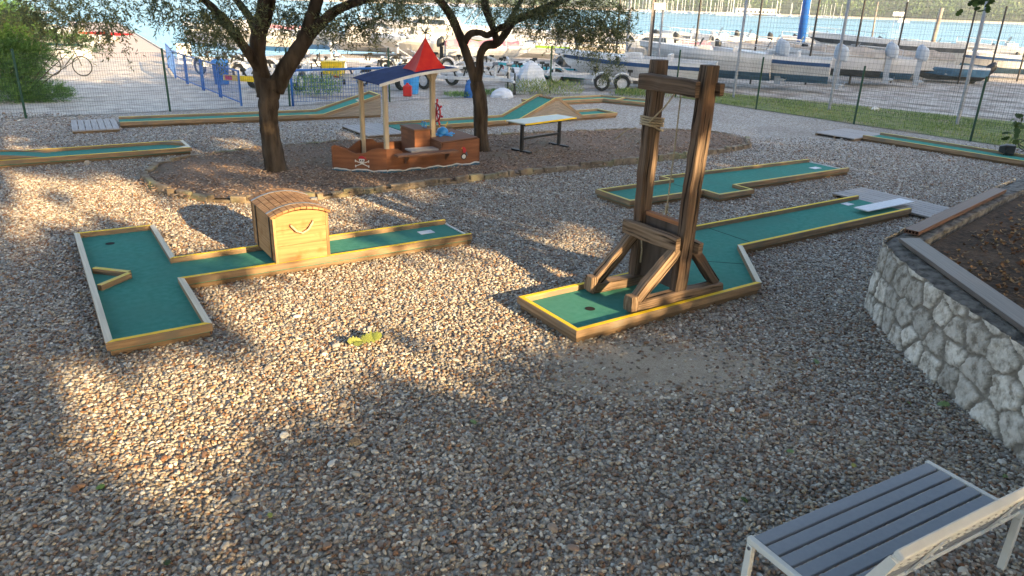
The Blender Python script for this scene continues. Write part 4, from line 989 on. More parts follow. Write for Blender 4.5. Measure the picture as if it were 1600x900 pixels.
# ------------------------------------------------------------ pebbles, chips, litter (uncountable)
def scatter_group(name, mt, dens_attr, size, sx, sy, sz, tilt, seed, flat_leaf=False):
    g = bpy.data.node_groups.new(name, 'GeometryNodeTree')
    g.interface.new_socket('Geometry', in_out='INPUT', socket_type='NodeSocketGeometry'); g.interface.new_socket('Geometry', in_out='OUTPUT', socket_type='NodeSocketGeometry')
    N = g.nodes; L = g.links; gi = N.new('NodeGroupInput'); go = N.new('NodeGroupOutput')
    d = N.new('GeometryNodeDistributePointsOnFaces'); d.distribute_method = 'RANDOM'; d.inputs['Seed'].default_value = seed
    na = N.new('GeometryNodeInputNamedAttribute'); na.data_type = 'FLOAT'; na.inputs['Name'].default_value = dens_attr
    L.new(gi.outputs[0], d.inputs['Mesh']); L.new(na.outputs[0], d.inputs['Density'])
    if flat_leaf:
        ic = N.new('GeometryNodeMeshGrid'); ic.inputs['Vertices X'].default_value = 3; ic.inputs['Vertices Y'].default_value = 2
        ic.inputs['Size X'].default_value = 2.0; ic.inputs['Size Y'].default_value = 1.1
        sp0 = N.new('GeometryNodeSetPosition'); ps = N.new('GeometryNodeInputPosition'); sx_ = N.new('ShaderNodeSeparateXYZ'); L.new(ps.outputs[0], sx_.inputs[0])
        mm = N.new('ShaderNodeMath'); mm.operation = 'MULTIPLY'; L.new(sx_.outputs[0], mm.inputs[0]); L.new(sx_.outputs[0], mm.inputs[1])
        cb = N.new('ShaderNodeCombineXYZ'); L.new(mm.outputs[0], cb.inputs[2]); L.new(ic.outputs['Mesh'], sp0.inputs['Geometry']); L.new(cb.outputs[0], sp0.inputs['Offset'])
        shp = sp0.outputs[0]
    else:
        ic = N.new('GeometryNodeMeshIcoSphere'); ic.inputs['Radius'].default_value = 1; ic.inputs['Subdivisions'].default_value = 2
        sm = N.new('GeometryNodeSetShadeSmooth'); L.new(ic.outputs['Mesh'], sm.inputs['Geometry']); shp = sm.outputs[0]
    st = N.new('GeometryNodeSetMaterial'); st.inputs['Material'].default_value = M[mt]; L.new(shp, st.inputs['Geometry'])
    ip = N.new('GeometryNodeInstanceOnPoints'); L.new(d.outputs['Points'], ip.inputs['Points']); L.new(st.outputs[0], ip.inputs['Instance'])
    r1 = N.new('FunctionNodeRandomValue'); r1.data_type = 'FLOAT_VECTOR'; r1.inputs[0].default_value = (-tilt, -tilt, 0); r1.inputs[1].default_value = (tilt, tilt, 6.28); r1.inputs['Seed'].default_value = seed+1
    L.new(r1.outputs[0], ip.inputs['Rotation'])
    r2 = N.new('FunctionNodeRandomValue'); r2.data_type = 'FLOAT_VECTOR'; r2.inputs[0].default_value = tuple(size*x[0] for x in (sx, sy, sz)); r2.inputs[1].default_value = tuple(size*x[1] for x in (sx, sy, sz)); r2.inputs['Seed'].default_value = seed+2
    L.new(r2.outputs[0], ip.inputs['Scale'])
    r3 = N.new('FunctionNodeRandomValue'); r3.data_type = 'FLOAT_VECTOR'; r3.inputs[0].default_value = (0, 0, -size*.5); r3.inputs[1].default_value = (0, 0, size*.6); r3.inputs['Seed'].default_value = seed+5
    sp = N.new('GeometryNodeSetPosition'); L.new(d.outputs['Points'], sp.inputs['Geometry']); L.new(r3.outputs[0], sp.inputs['Offset']); L.new(sp.outputs[0], ip.inputs['Points'])
    L.new(ip.outputs[0], go.inputs[0]); return g
def scatter(name, x0, x1, y0, y1, step, z, dens, mt, size, sx, sy, sz, tilt, seed, label, cat, basemat, leafy=False):
    xs = np.arange(x0, x1+1e-6, step); ys = np.arange(y0, y1+1e-6, step); nx, ny = len(xs), len(ys)
    GX, GY = np.meshgrid(xs, ys, indexing='ij'); D = dens(GX, GY)
    keep = np.maximum.reduce([D[:-1, :-1], D[1:, :-1], D[1:, 1:], D[:-1, 1:]]) > 0
    idx = np.arange(nx*ny).reshape(nx, ny); f = np.stack([idx[:-1, :-1], idx[1:, :-1], idx[1:, 1:], idx[:-1, 1:]], -1)[keep]
    used = np.unique(f); mp = -np.ones(nx*ny, int); mp[used] = np.arange(len(used))
    co = np.stack([GX.reshape(-1), GY.reshape(-1), np.full(nx*ny, z)], 1)[used]
    me = bpy.data.meshes.new(name); me.from_pydata(co.tolist(), [], mp[f].tolist())
    a = me.attributes.new('dens', 'FLOAT', 'POINT'); a.data.foreach_set('value', D.reshape(-1)[used].astype(np.float32)); me.materials.append(M[basemat])
    o = bpy.data.objects.new(name, me); COL.objects.link(o)
    md = o.modifiers.new('scatter', 'NODES'); md.node_group = scatter_group(name+'_nodes', mt, 'dens', size, sx, sy, sz, tilt, seed, leafy)
    return tag(o, label, cat, kind='stuff')
islp = [(p.x, p.y) for p in isl]
wallp = [(p.x-.02, p.y) for p in P_]+[(30, 0.5), (30, 18)]
def footprint(O, ang, pts): return [lp(O, ang, *p) for p in pts]
foot = [footprint((-3.62, 5.86), 33.5, [(.06, .06), (.85, .06), (.85, 1.45), (4.5, 1.43), (4.5, 2.14), (.9, 2.16), (.9, 3.7), (.06, 3.7)]),
        footprint(GO, GA, [(.06, .06), (2.7, .06), (3.68, 1.14), (8.6, 1.14), (8.6, 2.03), (2.8, 2.03), (1.8, .98), (.06, .98)]),
        footprint((1.88, 11.63), 33.5, [(.06, .06), (5.95, .06), (5.95, 1.0), (1.8, 1.1), (.06, .84)])]
def sandy(x, y):         # trodden, sandy patch by the near corner of the guillotine lane and tracks elsewhere
    return 1.0*np.exp(-(((x-1.35)/1.0)**2+((y-6.05)/.5)**2))
def peb(x, y):
    X, Y = x.reshape(-1), y.reshape(-1); px, py, zc = seen(np.stack([X, Y, np.zeros_like(X)], 1))
    d = np.interp(Y, [3.3, 9, 12, 14.5, 19.5], [2250, 2000, 1500, 850, 90])
    ok = (zc > 0) & (px > -260) & (px < 1860) & (py < 1010) & (Y < 19.5) & ~inside(X, Y, islp) & ~inside(X, Y, wallp)
    for f in foot: ok &= ~inside(X, Y, f)
    nz_ = .5+.5*np.sin(X*1.7+1.3*np.sin(Y*1.1))*np.sin(Y*1.9+np.sin(X*.9))
    d = d*np.clip(1.12-.35*nz_, .5, 1.2)*np.clip(1-1.25*sandy(X, Y), .04, 1)
    return (d*ok).reshape(x.shape)
scatter('pebbles', -16, 13, 3.0, 19.6, .2, .004, peb, 'pebble', .017, (.55, 1.5), (.5, 1.1), (.4, .8), .5, 11, 'mixed grey, white and brown pebbles covering the yard', 'pebbles', 'gravel_bed')
scatter('larger_pebbles', -16, 13, 3.0, 19.6, .2, .008, lambda x, y: (peb(x, y) > 0)*(6+9*np.clip(np.sin(x*1.1+np.sin(y*.7))*np.sin(y*.9), 0, 1)), 'pebble', .031, (.7, 1.5), (.6, 1.1), (.35, .65), .4, 17, 'larger pale and brown stones lying here and there on the pebbles', 'pebbles', 'gravel_bed')
def chips(x, y):
    X, Y = x.reshape(-1), y.reshape(-1); return (inside(X, Y, islp)*np.where(Y < 15, 420, 300)*np.clip(.6+.6*np.sin(X*1.3)*np.sin(Y*1.7+X*.4), .25, 1.1)).reshape(x.shape)
scatter('bark_chips', -7, 6.2, 11, 20.5, .25, .079, chips, 'chip', .026, (.6, 1.6), (.3, .6), (.15, .4), .5, 31, 'reddish brown bark chips spread over the tree island', 'bark chips', 'mulch')
def lit_(x, y):
    X, Y = x.reshape(-1), y.reshape(-1); pl = [(4.4, 1), (4.45, 7.2), (7.4, 10.2), (12, 14), (14, 8), (9, 1)]
    return (inside(X, Y, pl)*170*np.clip(.5+.7*np.sin(X*2.1+Y)*np.sin(Y*1.7), .15, 1.2)).reshape(x.shape)
scatter('leaf_litter', 4.3, 12.4, 1, 14.2, .25, HW-.062, lit_, 'dry', .026, (.6, 1.4), (.6, 1.4), (.3, 1), .35, 51, 'dry brown oak leaves littering the planter soil', 'leaf litter', 'soil', True)
def litl(x, y):
    X, Y = x.reshape(-1), y.reshape(-1); r = np.hypot(X+4.9, Y-10.5)
    return ((Y > 4.2)*~inside(X, Y, wallp)*(np.exp(-(r/3.2)**2)*190+14+80*np.exp(-(np.hypot(X+2.6, Y-4.6)/1.5)**2)+12*np.exp(-(np.hypot(X+1.5, Y-6)/1.7)**2))).reshape(x.shape)
scatter('fallen_dry_leaves', -11, 4, 4, 14, .3, .016, litl, 'dry', .017, (.6, 1.5), (.4, .9), (.3, 1), .5, 71, 'small dry leaves fallen among the pebbles', 'dry leaves', 'gravel_bed', True)
def weeds(x, y):
    X, Y = x.reshape(-1), y.reshape(-1); return np.zeros(x.shape)

# grass on the strip beyond the right fence, and weeds at the fence foot
gp = [(5.9, 28.3), (8.15, 25.4), (10.28, 22.6), (12.33, 20.0), (14.5, 17.2), (18, 13), (22, 14), (16.2, 23.4), (12.3, 26.9), (8.3, 29.9)]
n = 60000; X = rng.uniform(5.5, 22, n); Y = rng.uniform(13, 30.5, n)
nz_ = np.sin(X*1.9+np.sin(Y*1.3)*1.5)*np.sin(Y*1.6+X*.5)
k = inside(X, Y, gp) & (rng.uniform(-1.1, .9, n) < nz_+.35); X, Y = X[k], Y[k]
P = np.stack([X, Y, np.full(len(X), -.01)], 1); D = np.stack([rng.normal(0, .35, len(X)), rng.normal(0, .35, len(X)), np.ones(len(X))], 1)
T_ = np.clip(.42+.3*np.sin(X*.9+2)*np.sin(Y*.7)+rng.normal(0, .22, len(X)), 0, 1)
tag(quads('grass', leaves(P, D, rng.uniform(.05, .14, len(X)), rng.uniform(.012, .024, len(X))), T_, 'blade_grass'), 'short patchy grass on the strip behind the right hand fence', 'grass', kind='stuff')
def weed(loc, r, h, n, label, cat='weeds', mt='tamarisk', spread=.5, wd=.022):
    a = rng.uniform(0, 6.28, n); q = rng.uniform(0, 1, n)**.6*r; P = np.stack([np.cos(a)*q, np.sin(a)*q*.5, rng.uniform(0, h*.8, n)], 1)
    D = np.stack([rng.normal(0, spread, n), rng.normal(0, spread, n), np.full(n, .8)], 1)
    o = quads('weed_clump', leaves(P, D, rng.uniform(.08, .2, n), np.full(n, wd)), np.clip(rng.normal(.5, .25, n), 0, 1), mt); o.location = loc; return tag(o, label, cat)
weed(at(850, 147), 1.5, .55, 1500, 'tall pale grass tufts behind the post beside the white trailer', mt='blade_grass')
weed(at(770, 150), .55, .2, 420, 'low green weed clump just left of the far fence corner')
weed(at(715, 152), .5, .16, 330, 'low green weeds at the foot of the right olive, behind the fence')
weed(at(985, 150), .6, .25, 420, 'green weeds at the fence beside the double wheeled trailer')
weed(at(1010, 152), 1.2, .3, 600, 'brownish grass tufts behind the guillotine beam', mt='blade_grass')
weed(at(488, 150), .8, .75, 900, 'bushy green weeds inside the curved blue railing')
weed(at(520, 146), .35, 1.0, 420, 'taller green weed beside the curved blue railing')
weed(at(1120, 119), 2.6, .35, 900, 'weed clump added for the dark shadow and scrub below the first white open boat behind the nets', wd=.04)  # leaf clump added to darken the ground under the boat, as shadow and scrub
weed(at(1235, 117), 2.6, .35, 900, 'weed clump added for the dark shadow and scrub below the grey blue boat and the tan covered one', wd=.04)  # second added clump, standing for boat shadow as much as scrub
weed(at(1395, 108), 2.2, .7, 900, 'scrubby grass heap behind the gravel lot', mt='blade_grass', wd=.05)
weed(at(1575, 103), 3.0, .6, 700, 'dull green scrub by the shelter on the right', mt='blade_grass', wd=.05)

# ------------------------------------------------------------ fences
def mesh_fence(name, label, cat, pts, h, post_r, post_mt, wire_mt, dx, dz, wr, post_h=None, posts=None, tops=True, z0=.02):
    t = thing(name, label, cat, (pts[0][0], pts[0][1], 0)); O = Vector((pts[0][0], pts[0][1], 0)); P = [Vector((p[0], p[1], 0))-O for p in pts]
    b = MB()
    for i in range(len(P)-1):
        a, c = P[i], P[i+1]; d = c-a; ln = d.length; n = int(ln/dx); dn = d/ln
        for k in range(n):
            p = a+dn*(k+.5)*dx; q = dn*wr; r = Vector((-dn.y, dn.x, 0))*wr
            B = len(b.v)
            for z in (z0, h):
                for o_ in (-q, q*.5+r*.87, q*.5-r*.87): b.v.append(tuple(p+o_+Z*z))
            for u_, w_ in ((0, 1), (1, 2), (2, 0)): b.face([B+u_, B+w_, B+3+w_, B+3+u_])
        z = z0
        while z <= h+.001:
            b.bar(a+Z*z, c+Z*z, wr*1.7, wr*1.7); z += dz
    b.build('wire_mesh', wire_mt, t)
    for i, p in enumerate(P if posts is None else [Vector((q[0], q[1], 0))-O for q in posts]):
        b = MB(); b.tube([p, p+Z*(post_h or h+.06)], post_r, 8); b.ball(p+Z*(post_h or h+.06), post_r*1.1, post_r*1.1, post_r*.6, 8); b.build('post', post_mt, t)
    return t
mesh_fence('wire_fence', 'green wire fence closing the yard on the left and behind the lanes', 'fence', FENCE[:6], 1.58, .03, 'fence_green', 'wire', .058, .11, .0024, 1.66)
mesh_fence('wire_fence', 'green wire fence on short posts along the grass on the right', 'fence', FENCE[5:], 1.62, .032, 'fence_green', 'wire', .058, .11, .0024, 1.68)
TALL = [(4.4, 31.6), (8.23, 28.77), (10.71, 25.77), (13.64, 23.12), (16.6, 20.3)]
mesh_fence('net_fence', 'tall net fence on leaning grey poles between grass and gravel lot', 'fence', TALL, 4.6, .052, 'grey_pole', 'grey_wire', .12, .16, .0026, 4.9)
BACK = [tuple(far(x, y, Y))[:2] for x, y, Y in ((960, 118, 33.5), (1082, 112, 34), (1175, 112, 34.5), (1262, 110, 35), (1330, 113, 36), (1396, 108, 37.5), (1502, 108, 38), (1549, 104, 40), (1595, 104, 41))]
mesh_fence('net_fence', 'dark high net fence standing in front of the row of boats on the right', 'fence', BACK, 3.4, .045, 'iron', 'grey_wire', .16, .2, .003, 3.7)
# blue railing towards the pier
def blue_panel(a, c, label, h=1.02):
    a = Vector((a[0], a[1], 0)); c = Vector((c[0], c[1], 0)); d = c-a; ln = d.length
    t = thing('railing_panel', label, 'railing', tuple(a), math.atan2(d.y, d.x), 'blue railing panels along the pier path')
    for x in (.03, ln-.03):
        b = MB(); b.box(x-.03, x+.03, -.025, .025, 0, h, 'rail_blue'); b.build('post', None, t)
    b = MB(); b.box(.061, ln-.061, -.02, .02, h-.045, h-.001, 'rail_blue'); b.box(.061, ln-.061, -.02, .02, .08, .11, 'rail_blue'); b.build('rail', None, t)
    b = MB(); n = int((ln-.12)/.05)
    for k in range(n): b.box(.07+k*.05, .0735+k*.05, -.002, .002, .112, h-.047)
    for k in range(9): b.box(.062, ln-.062, -.006, -.003, .2+k*.09, .2035+k*.09)
    b.build('mesh_panel', 'mesh_blue', t)
BF = [(-15.4, 33.2), (-13.28, 29.09), (-12.05, 27.31), (-10.77, 25.59), (-9.54, 23.92), (-8.18, 22.07)]
nm_ = ['furthest blue railing panel, beside the start of the pier', 'blue railing panel with a white board behind it', 'blue railing panel in front of the blue bin', 'second blue railing panel from the left olive trunk', 'blue railing panel nearest the left olive trunk']
for i in range(5): blue_panel(Vector(BF[i]).lerp(Vector(BF[i+1]), .03), Vector(BF[i]).lerp(Vector(BF[i+1]), .97), nm_[i])
t = thing('curved_railing', 'blue tubular railing with rounded end in front of the yellow boards', 'railing', tuple(at(458, 166)), rad(33))
b = MB(); b.tube([(0, 0, 0), (0, 0, .85), (.05, 0, .98), (.17, 0, 1.04), (3.1, 0, 1.06)], .035, 10); b.build('top_tube', 'rail_blue', t, smooth=True)
b = MB()
for k in range(34): b.box(.06+k*.09, .068+k*.09, -.004, .004, .12, 1.0 if k > 0 else .8)
for k in range(8): b.box(.036, 3.08, -.009, -.005, .12+k*.11, .128+k*.11)
b.build('mesh_panel', 'mesh_blue', t)
b = MB(); b.tube([(3.05, 0, 0), (3.05, 0, 1.02)], .035, 8); b.build('post', 'rail_blue', t)
o = MB(); o.box(-.3, .3, -.015, .015, .15, 1.0); o = o.build('notice_board', 'white'); pz = at(294, 112); o.location = (pz.x-.9, pz.y+1.9, 0); o.rotation_euler = (0, 0, rad(15)); tag(o, 'blank white board propped behind the blue railing', 'board')
bi = thing('bin', 'blue bin standing behind the blue railing', 'bin', (-10.9, 27.6, 0)); b = MB(); b.loft([[(r_*math.cos(2*math.pi*k/16), r_*math.sin(2*math.pi*k/16), z) for k in range(16)] for r_, z in ((.24, 0), (.29, .75), (.31, .76), (.31, .8))], close=True); b.build('body', 'rail_blue', bi)
b = MB(); b.ball((0, 0, .8), .3, .3, .1, 14); b.build('lid', 'rail_blue', bi)

# poles standing on the lot
def pole(name, label, cat, pb_, pt_, Y, r, mt, h=None):
    p = at(*pb_) if Y is None else far(*pb_, Y); q = far(*pt_, p.y); d = (q-p); q = p+d*((h or q.z)-p.z)/max(.1, d.z)
    b = MB(); b.tube([(0, 0, 0), tuple(q-p)], [r, r*.85], 10); o = b.build(name, mt, None, smooth=True); o.location = p; return tag(o, label, cat)
pole('timber_pole', 'weathered thick timber pole standing at the edge of the gravel lot', 'pole', (1445, 113), (1471, 16), None, .13, 'weathered', 3.6)
pole('crane_leg', 'broad bright blue crane leg rising behind the boats', 'crane leg', (1251, 66), (1261, 0), 52, .27, 'crane_blue', 9)
t = thing('steel_post', 'dark steel post clamped to a grey pole behind the guillotine', 'post', tuple(at(1010, 132)))
b = MB(); b.box(-.07, .01, -.04, .04, 0, 4.2, 'weathered'); b.box(.02, .09, -.04, .04, 0, 4.2, 'iron'); b.build('channel_post', None, t)
b = MB(); b.tube([(.42, .1, 0), (.42, .1, 4.4)], .045, 8); b.build('round_pole', 'grey_pole', t); b = MB(); b.box(.0, .5, -.06, .16, 3.02, 3.3, 'galv'); b.build('clamp_box', None, t)

# ------------------------------------------------------------ boats and trailers
def motorboat(label, L, B, D, loc, rz, hull=('gel', 'navy', 'gel'), group=None, console=True, motor='motor_grey', cabin=False, cover=None, keel=.2, rail=True, tiltm=0.0, name='motor_boat', canopy=None):
    t = thing(name, label, 'boat', (loc[0], loc[1], loc[2] if len(loc) > 2 else 0), rz, group); z0 = keel
    secs = []; deck = []; n = 14
    for i in range(n+1):
        u = i/n; x = -L/2+L*u; w = B/2*(1-max(0, (u-.42)/.58)**2.3)*(.93+.07*min(1, u*4)); w = max(w, .02)
        sh = z0+D*(1+.22*u**2); kl = z0+D*.55*max(0, (u-.6)/.4)**2.2; ch = z0+(sh-z0)*(.34+.3*max(0, u-.5)); bd_ = z0+(sh-z0)*.72; up = z0+(sh-z0)*.86
        cw = w*(.82-.45*max(0, (u-.45)/.55)); xb = x+(.10*L*max(0, (u-.75)/.25)**1.5)
        kx = x-.02*L*max(0, (u-.7)/.3)
        row = [(xb, w, sh), (xb, w*1.01, up), (x*.99+xb*.01, w*.985, bd_), (x, cw, ch), (kx, 0, kl), (x, -cw, ch), (x*.99+xb*.01, -w*.985, bd_), (xb, -w*1.01, up), (xb, -w, sh)]
        secs.append(row); deck.append((xb, w, sh))
    b = MB(); a_, s_, bt = hull[:3]; b.loft(secs, mts=[a_, s_, a_ if len(hull) < 4 else hull[3], bt, bt, a_ if len(hull) < 4 else hull[3], s_, a_]); b.build('hull', None, t, smooth=False)
    b = MB()
    for i in range(n):
        (x0, w0, h0), (x1, w1, h1) = deck[i], deck[i+1]; u = i/n
        if u > .55:
            b.poly([(x0, -w0*.98, h0+.012), (x1, -w1*.98, h1+.012), (x1, 0, h1+.05), (x0, 0, h0+.05)]); b.poly([(x0, 0, h0+.05), (x1, 0, h1+.05), (x1, w1*.98, h1+.012), (x0, w0*.98, h0+.012)])
        else:
            for s in (-1, 1): b.poly([(x0, s*w0, h0+.01), (x1, s*w1, h1+.01), (x1, s*w1*.82, h1+.01), (x0, s*w0*.82, h0+.01)]); b.poly([(x0, s*w0*.82, h0+.01), (x1, s*w1*.82, h1+.01), (x1, s*w1*.8, z0+D*.45), (x0, s*w0*.8, z0+D*.45)])
            b.poly([(x0, -w0*.8, z0+D*.45), (x1, -w1*.8, z0+D*.45), (x1, w1*.8, z0+D*.45), (x0, w0*.8, z0+D*.45)])
    b.build('deck', 'gel', t)
    zd = z0+D*.45
    if console:
        b = MB(); b.loft([[(-.02*L+dx_, -.28*B/2*1.1, z), (.10*L+dx_*.3, -.28*B/2*1.1, z), (.10*L+dx_*.3, .28*B/2*1.1, z), (-.02*L+dx_, .28*B/2*1.1, z)] for z, dx_ in ((zd, 0), (zd+.62, .04), (zd+.78, .12))], close=True); cs = b.build('console', 'gel', t)
        b = MB(); b.slab([(.10*L, -.26*B/2, zd+.74), (.10*L, .26*B/2, zd+.74), (.07*L, .22*B/2, zd+1.12), (.07*L, -.22*B/2, zd+1.12)], .015, 'glass'); b.build('windscreen', None, t)
        b = MB(); b.box(-.2*L, -.11*L, -.25*B, .25*B, zd, zd+.42, 'gel'); b.box(-.21*L, -.19*L, -.25*B, .25*B, zd+.42, zd+.8, 'gel'); b.build('seat', None, t)
    if cabin:
        b = MB(); b.loft([[(x0, -w, z), (x1, -w*.8, z), (x1, w*.8, z), (x0, w, z)] for z, x0, x1, w in ((z0+D, -.12*L, .30*L, .40*B), (z0+D+.42, -.1*L, .2*L, .36*B), (z0+D+.5, -.09*L, .17*L, .34*B))], close=True); cb_ = b.build('cabin', 'gel', t)
        b = MB()
        for s in (-1, 1): b.slab([(-.06*L, s*.395*B, z0+D+.12), (.2*L, s*.345*B, z0+D+.12), (.15*L, s*.335*B, z0+D+.34), (-.05*L, s*.375*B, z0+D+.34)], .02, 'glass', (0, s, 0))
        b.slab([(.285*L, -.27*B, z0+D+.1), (.285*L, .27*B, z0+D+.1), (.215*L, .25*B, z0+D+.38), (.215*L, -.25*B, z0+D+.38)], .012, 'glass'); b.build('cabin_window', None, cb_)
    if canopy:
        b = MB(); b.loft([[(x, y, z0+D+1.25-.18*(y/(B/2))**2) for y in np.linspace(-B*.45, B*.45, 7)] for x in (-.3*L, .0, .12*L)], capends=False); b.build('canopy', canopy, t)
        b = MB()
        for x in (-.28*L, .1*L):
            for s in (-1, 1): b.tube([(x*.6, s*B*.44, z0+D), (x, s*B*.43, z0+D+1.1)], .018, 6)
        b.build('canopy_frame', 'galv', t)
    if cover:
        b = MB(); b.loft([[(x, s*w, z0+D*1.02+zz_) for s, zz_ in ((-1, -.06), (-.6, .16+.06*math.sin(x*5)), (0, .3+.08*math.sin(x*4)), (.6, .16), (1, -.06))] for x, w in [(-L/2+L*k/10, B/2*1.03*(1-max(0, (k/10-.42)/.58)**2.3)+.02) for k in range(10)]]); b.build('cover', cover, t)
    if rail:
        b = MB()
        for s in (-1, 1):
            pts = [(deck[i][0], s*deck[i][1]*.95, deck[i][2]+.28) for i in range(8, n+1)]; b.tube(pts, .014, 5)
            for i in (8, 10, 12, 14): b.tube([(deck[i][0], s*deck[i][1]*.95, deck[i][2]), (deck[i][0], s*deck[i][1]*.95, deck[i][2]+.28)], .012, 5)
        b.build('bow_rail', 'galv', t)
    if motor:
        m = MB(); x = -L/2-.22; zt = z0+D*.95
        m.loft([[(x-.05+.22*w_*math.copysign(abs(math.cos(2*math.pi*j/14))**.8, math.cos(2*math.pi*j/14)), .155*w_*math.sin(2*math.pi*j/14), zt+z_+.05*math.cos(2*math.pi*j/14)) for j in range(14)] for z_, w_ in ((0, .85), (.06, 1.05), (.22, 1.12), (.4, 1.02), (.5, .75), (.54, .3))], close=True)
        m.loft([[(x-.1+dx_, -w_, zt+z_), (x+.1+dx_, -w_*.7, zt+z_), (x+.1+dx_, w_*.7, zt+z_), (x-.1+dx_, w_, zt+z_)] for z_, w_, dx_ in ((-.95, .035, -.04), (-.55, .06, 0), (0, .09, 0))], close=True)
        m.ball((x-.1, 0, zt-.8), .2, .055, .06, 8)
        for k in range(3):
            a = 2.1*k; m.slab([(x-.31, 0, zt-.8), (x-.33, math.cos(a)*.13-.04*math.sin(a), zt-.8+math.sin(a)*.13), (x-.31, math.cos(a)*.13+.04*math.sin(a), zt-.8+math.sin(a)*.12)], .01, None, (1, 0, 0))
        o = m.build('outboard_motor', motor, t); km = 1.2 if motor == 'motor_grey' else .8; o.scale = (km, km, km); o.location = ((km-1)*L/2, 0, -(km-1)*zt)
        if tiltm:
            o.scale = (1, 1, 1); o.rotation_euler = (0, tiltm, 0); c, s = math.cos(tiltm), math.sin(tiltm); px0, pz0 = -L/2, zt; o.location = (px0-(c*px0+s*pz0), 0, pz0-(-s*px0+c*pz0))
    return t
def trailer(label, loc, rz, L=5.2, Wd=1.9, wheels=1, board=None, guard='galv', winch=True, group='boat trailers parked in the trailer yard'):
    t = thing('boat_trailer', label, 'boat trailer', (loc[0], loc[1], 0), rz, group)
    b = MB()
    for s in (-1, 1):
        b.bar((-L*.5, s*Wd*.36, .47), (L*.12, s*Wd*.36, .47), .07, .11); b.bar((L*.12, s*Wd*.36, .47), (L*.44, 0.035*s, .47), .07, .11)
    b.bar((L*.43, 0, .47), (L*.56, 0, .47), .08, .08)
    for x in (-.46, -.2, .1): b.bar((L*x, -Wd*.34, .43), (L*x, Wd*.34, .43), .06, .07)
    b.build('frame', 'galv', t)
    for k in range(wheels):
        x = -.12*L+k*.78
        for s in (-1, 1):
            b = MB(); cx_ = (x, s*Wd*.5, .31)
            b.loft([[(x+r_*math.cos(2*math.pi*j/18), s*Wd*.5+yy, .31+r_*math.sin(2*math.pi*j/18)) for j in range(18)] for r_, yy in ((.2, -.09), (.29, -.09), (.31, -.05), (.31, .05), (.29, .09), (.2, .09))], close=True, capends=False)
            w = b.build('wheel', 'tyre', t); b = MB(); b.disc((x, s*Wd*.5+.06*s, .31), .2, 16, (0, s, 0)); b.disc((x, s*Wd*.5-.06*s, .31), .2, 16, (0, -s, 0)); b.build('rim', 'galv', w)
            b = MB(); b.loft([[(x+.4*math.cos(a), s*Wd*.5-.13, .33+.38*math.sin(a)), (x+.4*math.cos(a), s*Wd*.5+.13, .33+.38*math.sin(a)), (x+.37*math.cos(a), s*Wd*.5+.13, .33+.35*math.sin(a)), (x+.37*math.cos(a), s*Wd*.5-.13, .33+.35*math.sin(a))] for a in [math.pi*j/10 for j in range(11)]], close=True); b.build('mudguard', guard, t)
    b = MB(); b.bar((-.12*L, -Wd*.5, .31), (-.12*L, Wd*.5, .31), .06, .06); b.build('axle', 'galv', t)
    for x in (-.42, -.18, .08):
        b = MB()
        for s in (-1, 1): b.bar((L*x, s*.28, .46), (L*x, s*.42, .72), .05, .05, (1, 0, 0)); b.tube([(L*x-.1, s*.42, .74), (L*x+.1, s*.42, .74)], .055, 8, 'tyre')
        b.build('roller_cradle', None if b.mats and len(b.mats) > 1 else 'galv', t) if False else b.build('roller_cradle', 'iron', t)
    if winch:
        b = MB(); b.bar((L*.40, 0, .5), (L*.40, 0, 1.2), .07, .07, (1, 0, 0)); b.bar((L*.40, 0, 1.15), (L*.33, 0, 1.25), .06, .06); b.bar((L*.40, 0, .9), (L*.28, 0, .55), .04, .04); b.build('winch_post', 'galv', t)
        b = MB(); b.tube([(L*.40, -.09, 1.02), (L*.40, .09, 1.02)], .07, 10); b.tube([(L*.40, .09, 1.02), (L*.40, .2, 1.02), (L*.40+.12, .2, 1.1)], .014, 6); b.build('winch', 'strap', t)
    b = MB(); b.tube([(L*.5, .1, .06), (L*.5, .1, .75)], .03, 8); b.tube([(L*.5, .06, .09), (L*.5, .14, .09)], .09, 12); b.build('jockey_wheel', 'iron', t)
    if board:
        b = MB(); b.box(-L*.52-.02, -L*.52, -Wd*.5, Wd*.5, .42, .6, board); bo = b.build('light_board', None, t)
        for s in (-1, 1):
            b = MB(); b.box(-L*.52-.03, -L*.52-.0205, s*Wd*.38-.13, s*Wd*.38+.13, .44, .58, 'board_red'); b.build('rear_light', None, bo)
    return t
# right hand row, in the shade behind the nets
def rb(px, py, Y, label, L, B, D, rz, hull, **k):
    p = far(px, py, Y); return motorboat(label, L, B, D, (p.x, p.y, 0), rad(rz), hull, 'boats laid up behind the nets', **k)
rb(1000, 100, 31.0, 'white boat with broad navy band, bow pointing left, behind the guillotine', 6.0, 2.1, 1.0, 162, ('gel', 'navy', 'gel', 'gel'), keel=.15, motor=None)
rb(1108, 100, 33.2, 'white open boat with centre console and big outboard behind the guillotine top', 5.2, 2.1, 1.1, 158, ('gel', 'gel', 'antifoul', 'gel'), keel=.35)
rb(1212, 95, 32.6, 'grey blue open boat with upright console left of the blue crane leg', 4.4, 1.9, 1.0, 156, ('gel', 'navy', 'antifoul', 'grey_hull'), keel=.35)
rb(1298, 92, 36.0, 'small white boat below the blue crane leg, tan cover over it', 4.4, 1.8, .95, 160, ('gel', 'gel', 'dark_bottom', 'gel'), keel=.4, console=False, cover='tan_cover')
rb(1385, 80, 42, 'long pale grey hull with dark gunwale line beside the timber pole', 7.0, 2.4, 1.5, 171, ('gel', 'dark_bottom', 'grey_hull', 'grey_hull'), keel=.3, console=False, motor=None)
rb(1480, 98, 39.0, 'low blue boat with raised outboard right of the timber pole', 3.6, 1.6, .7, 174, ('gel', 'antifoul', 'dark_bottom', 'antifoul'), keel=.1, console=False, tiltm=-.8, motor='motor_black')
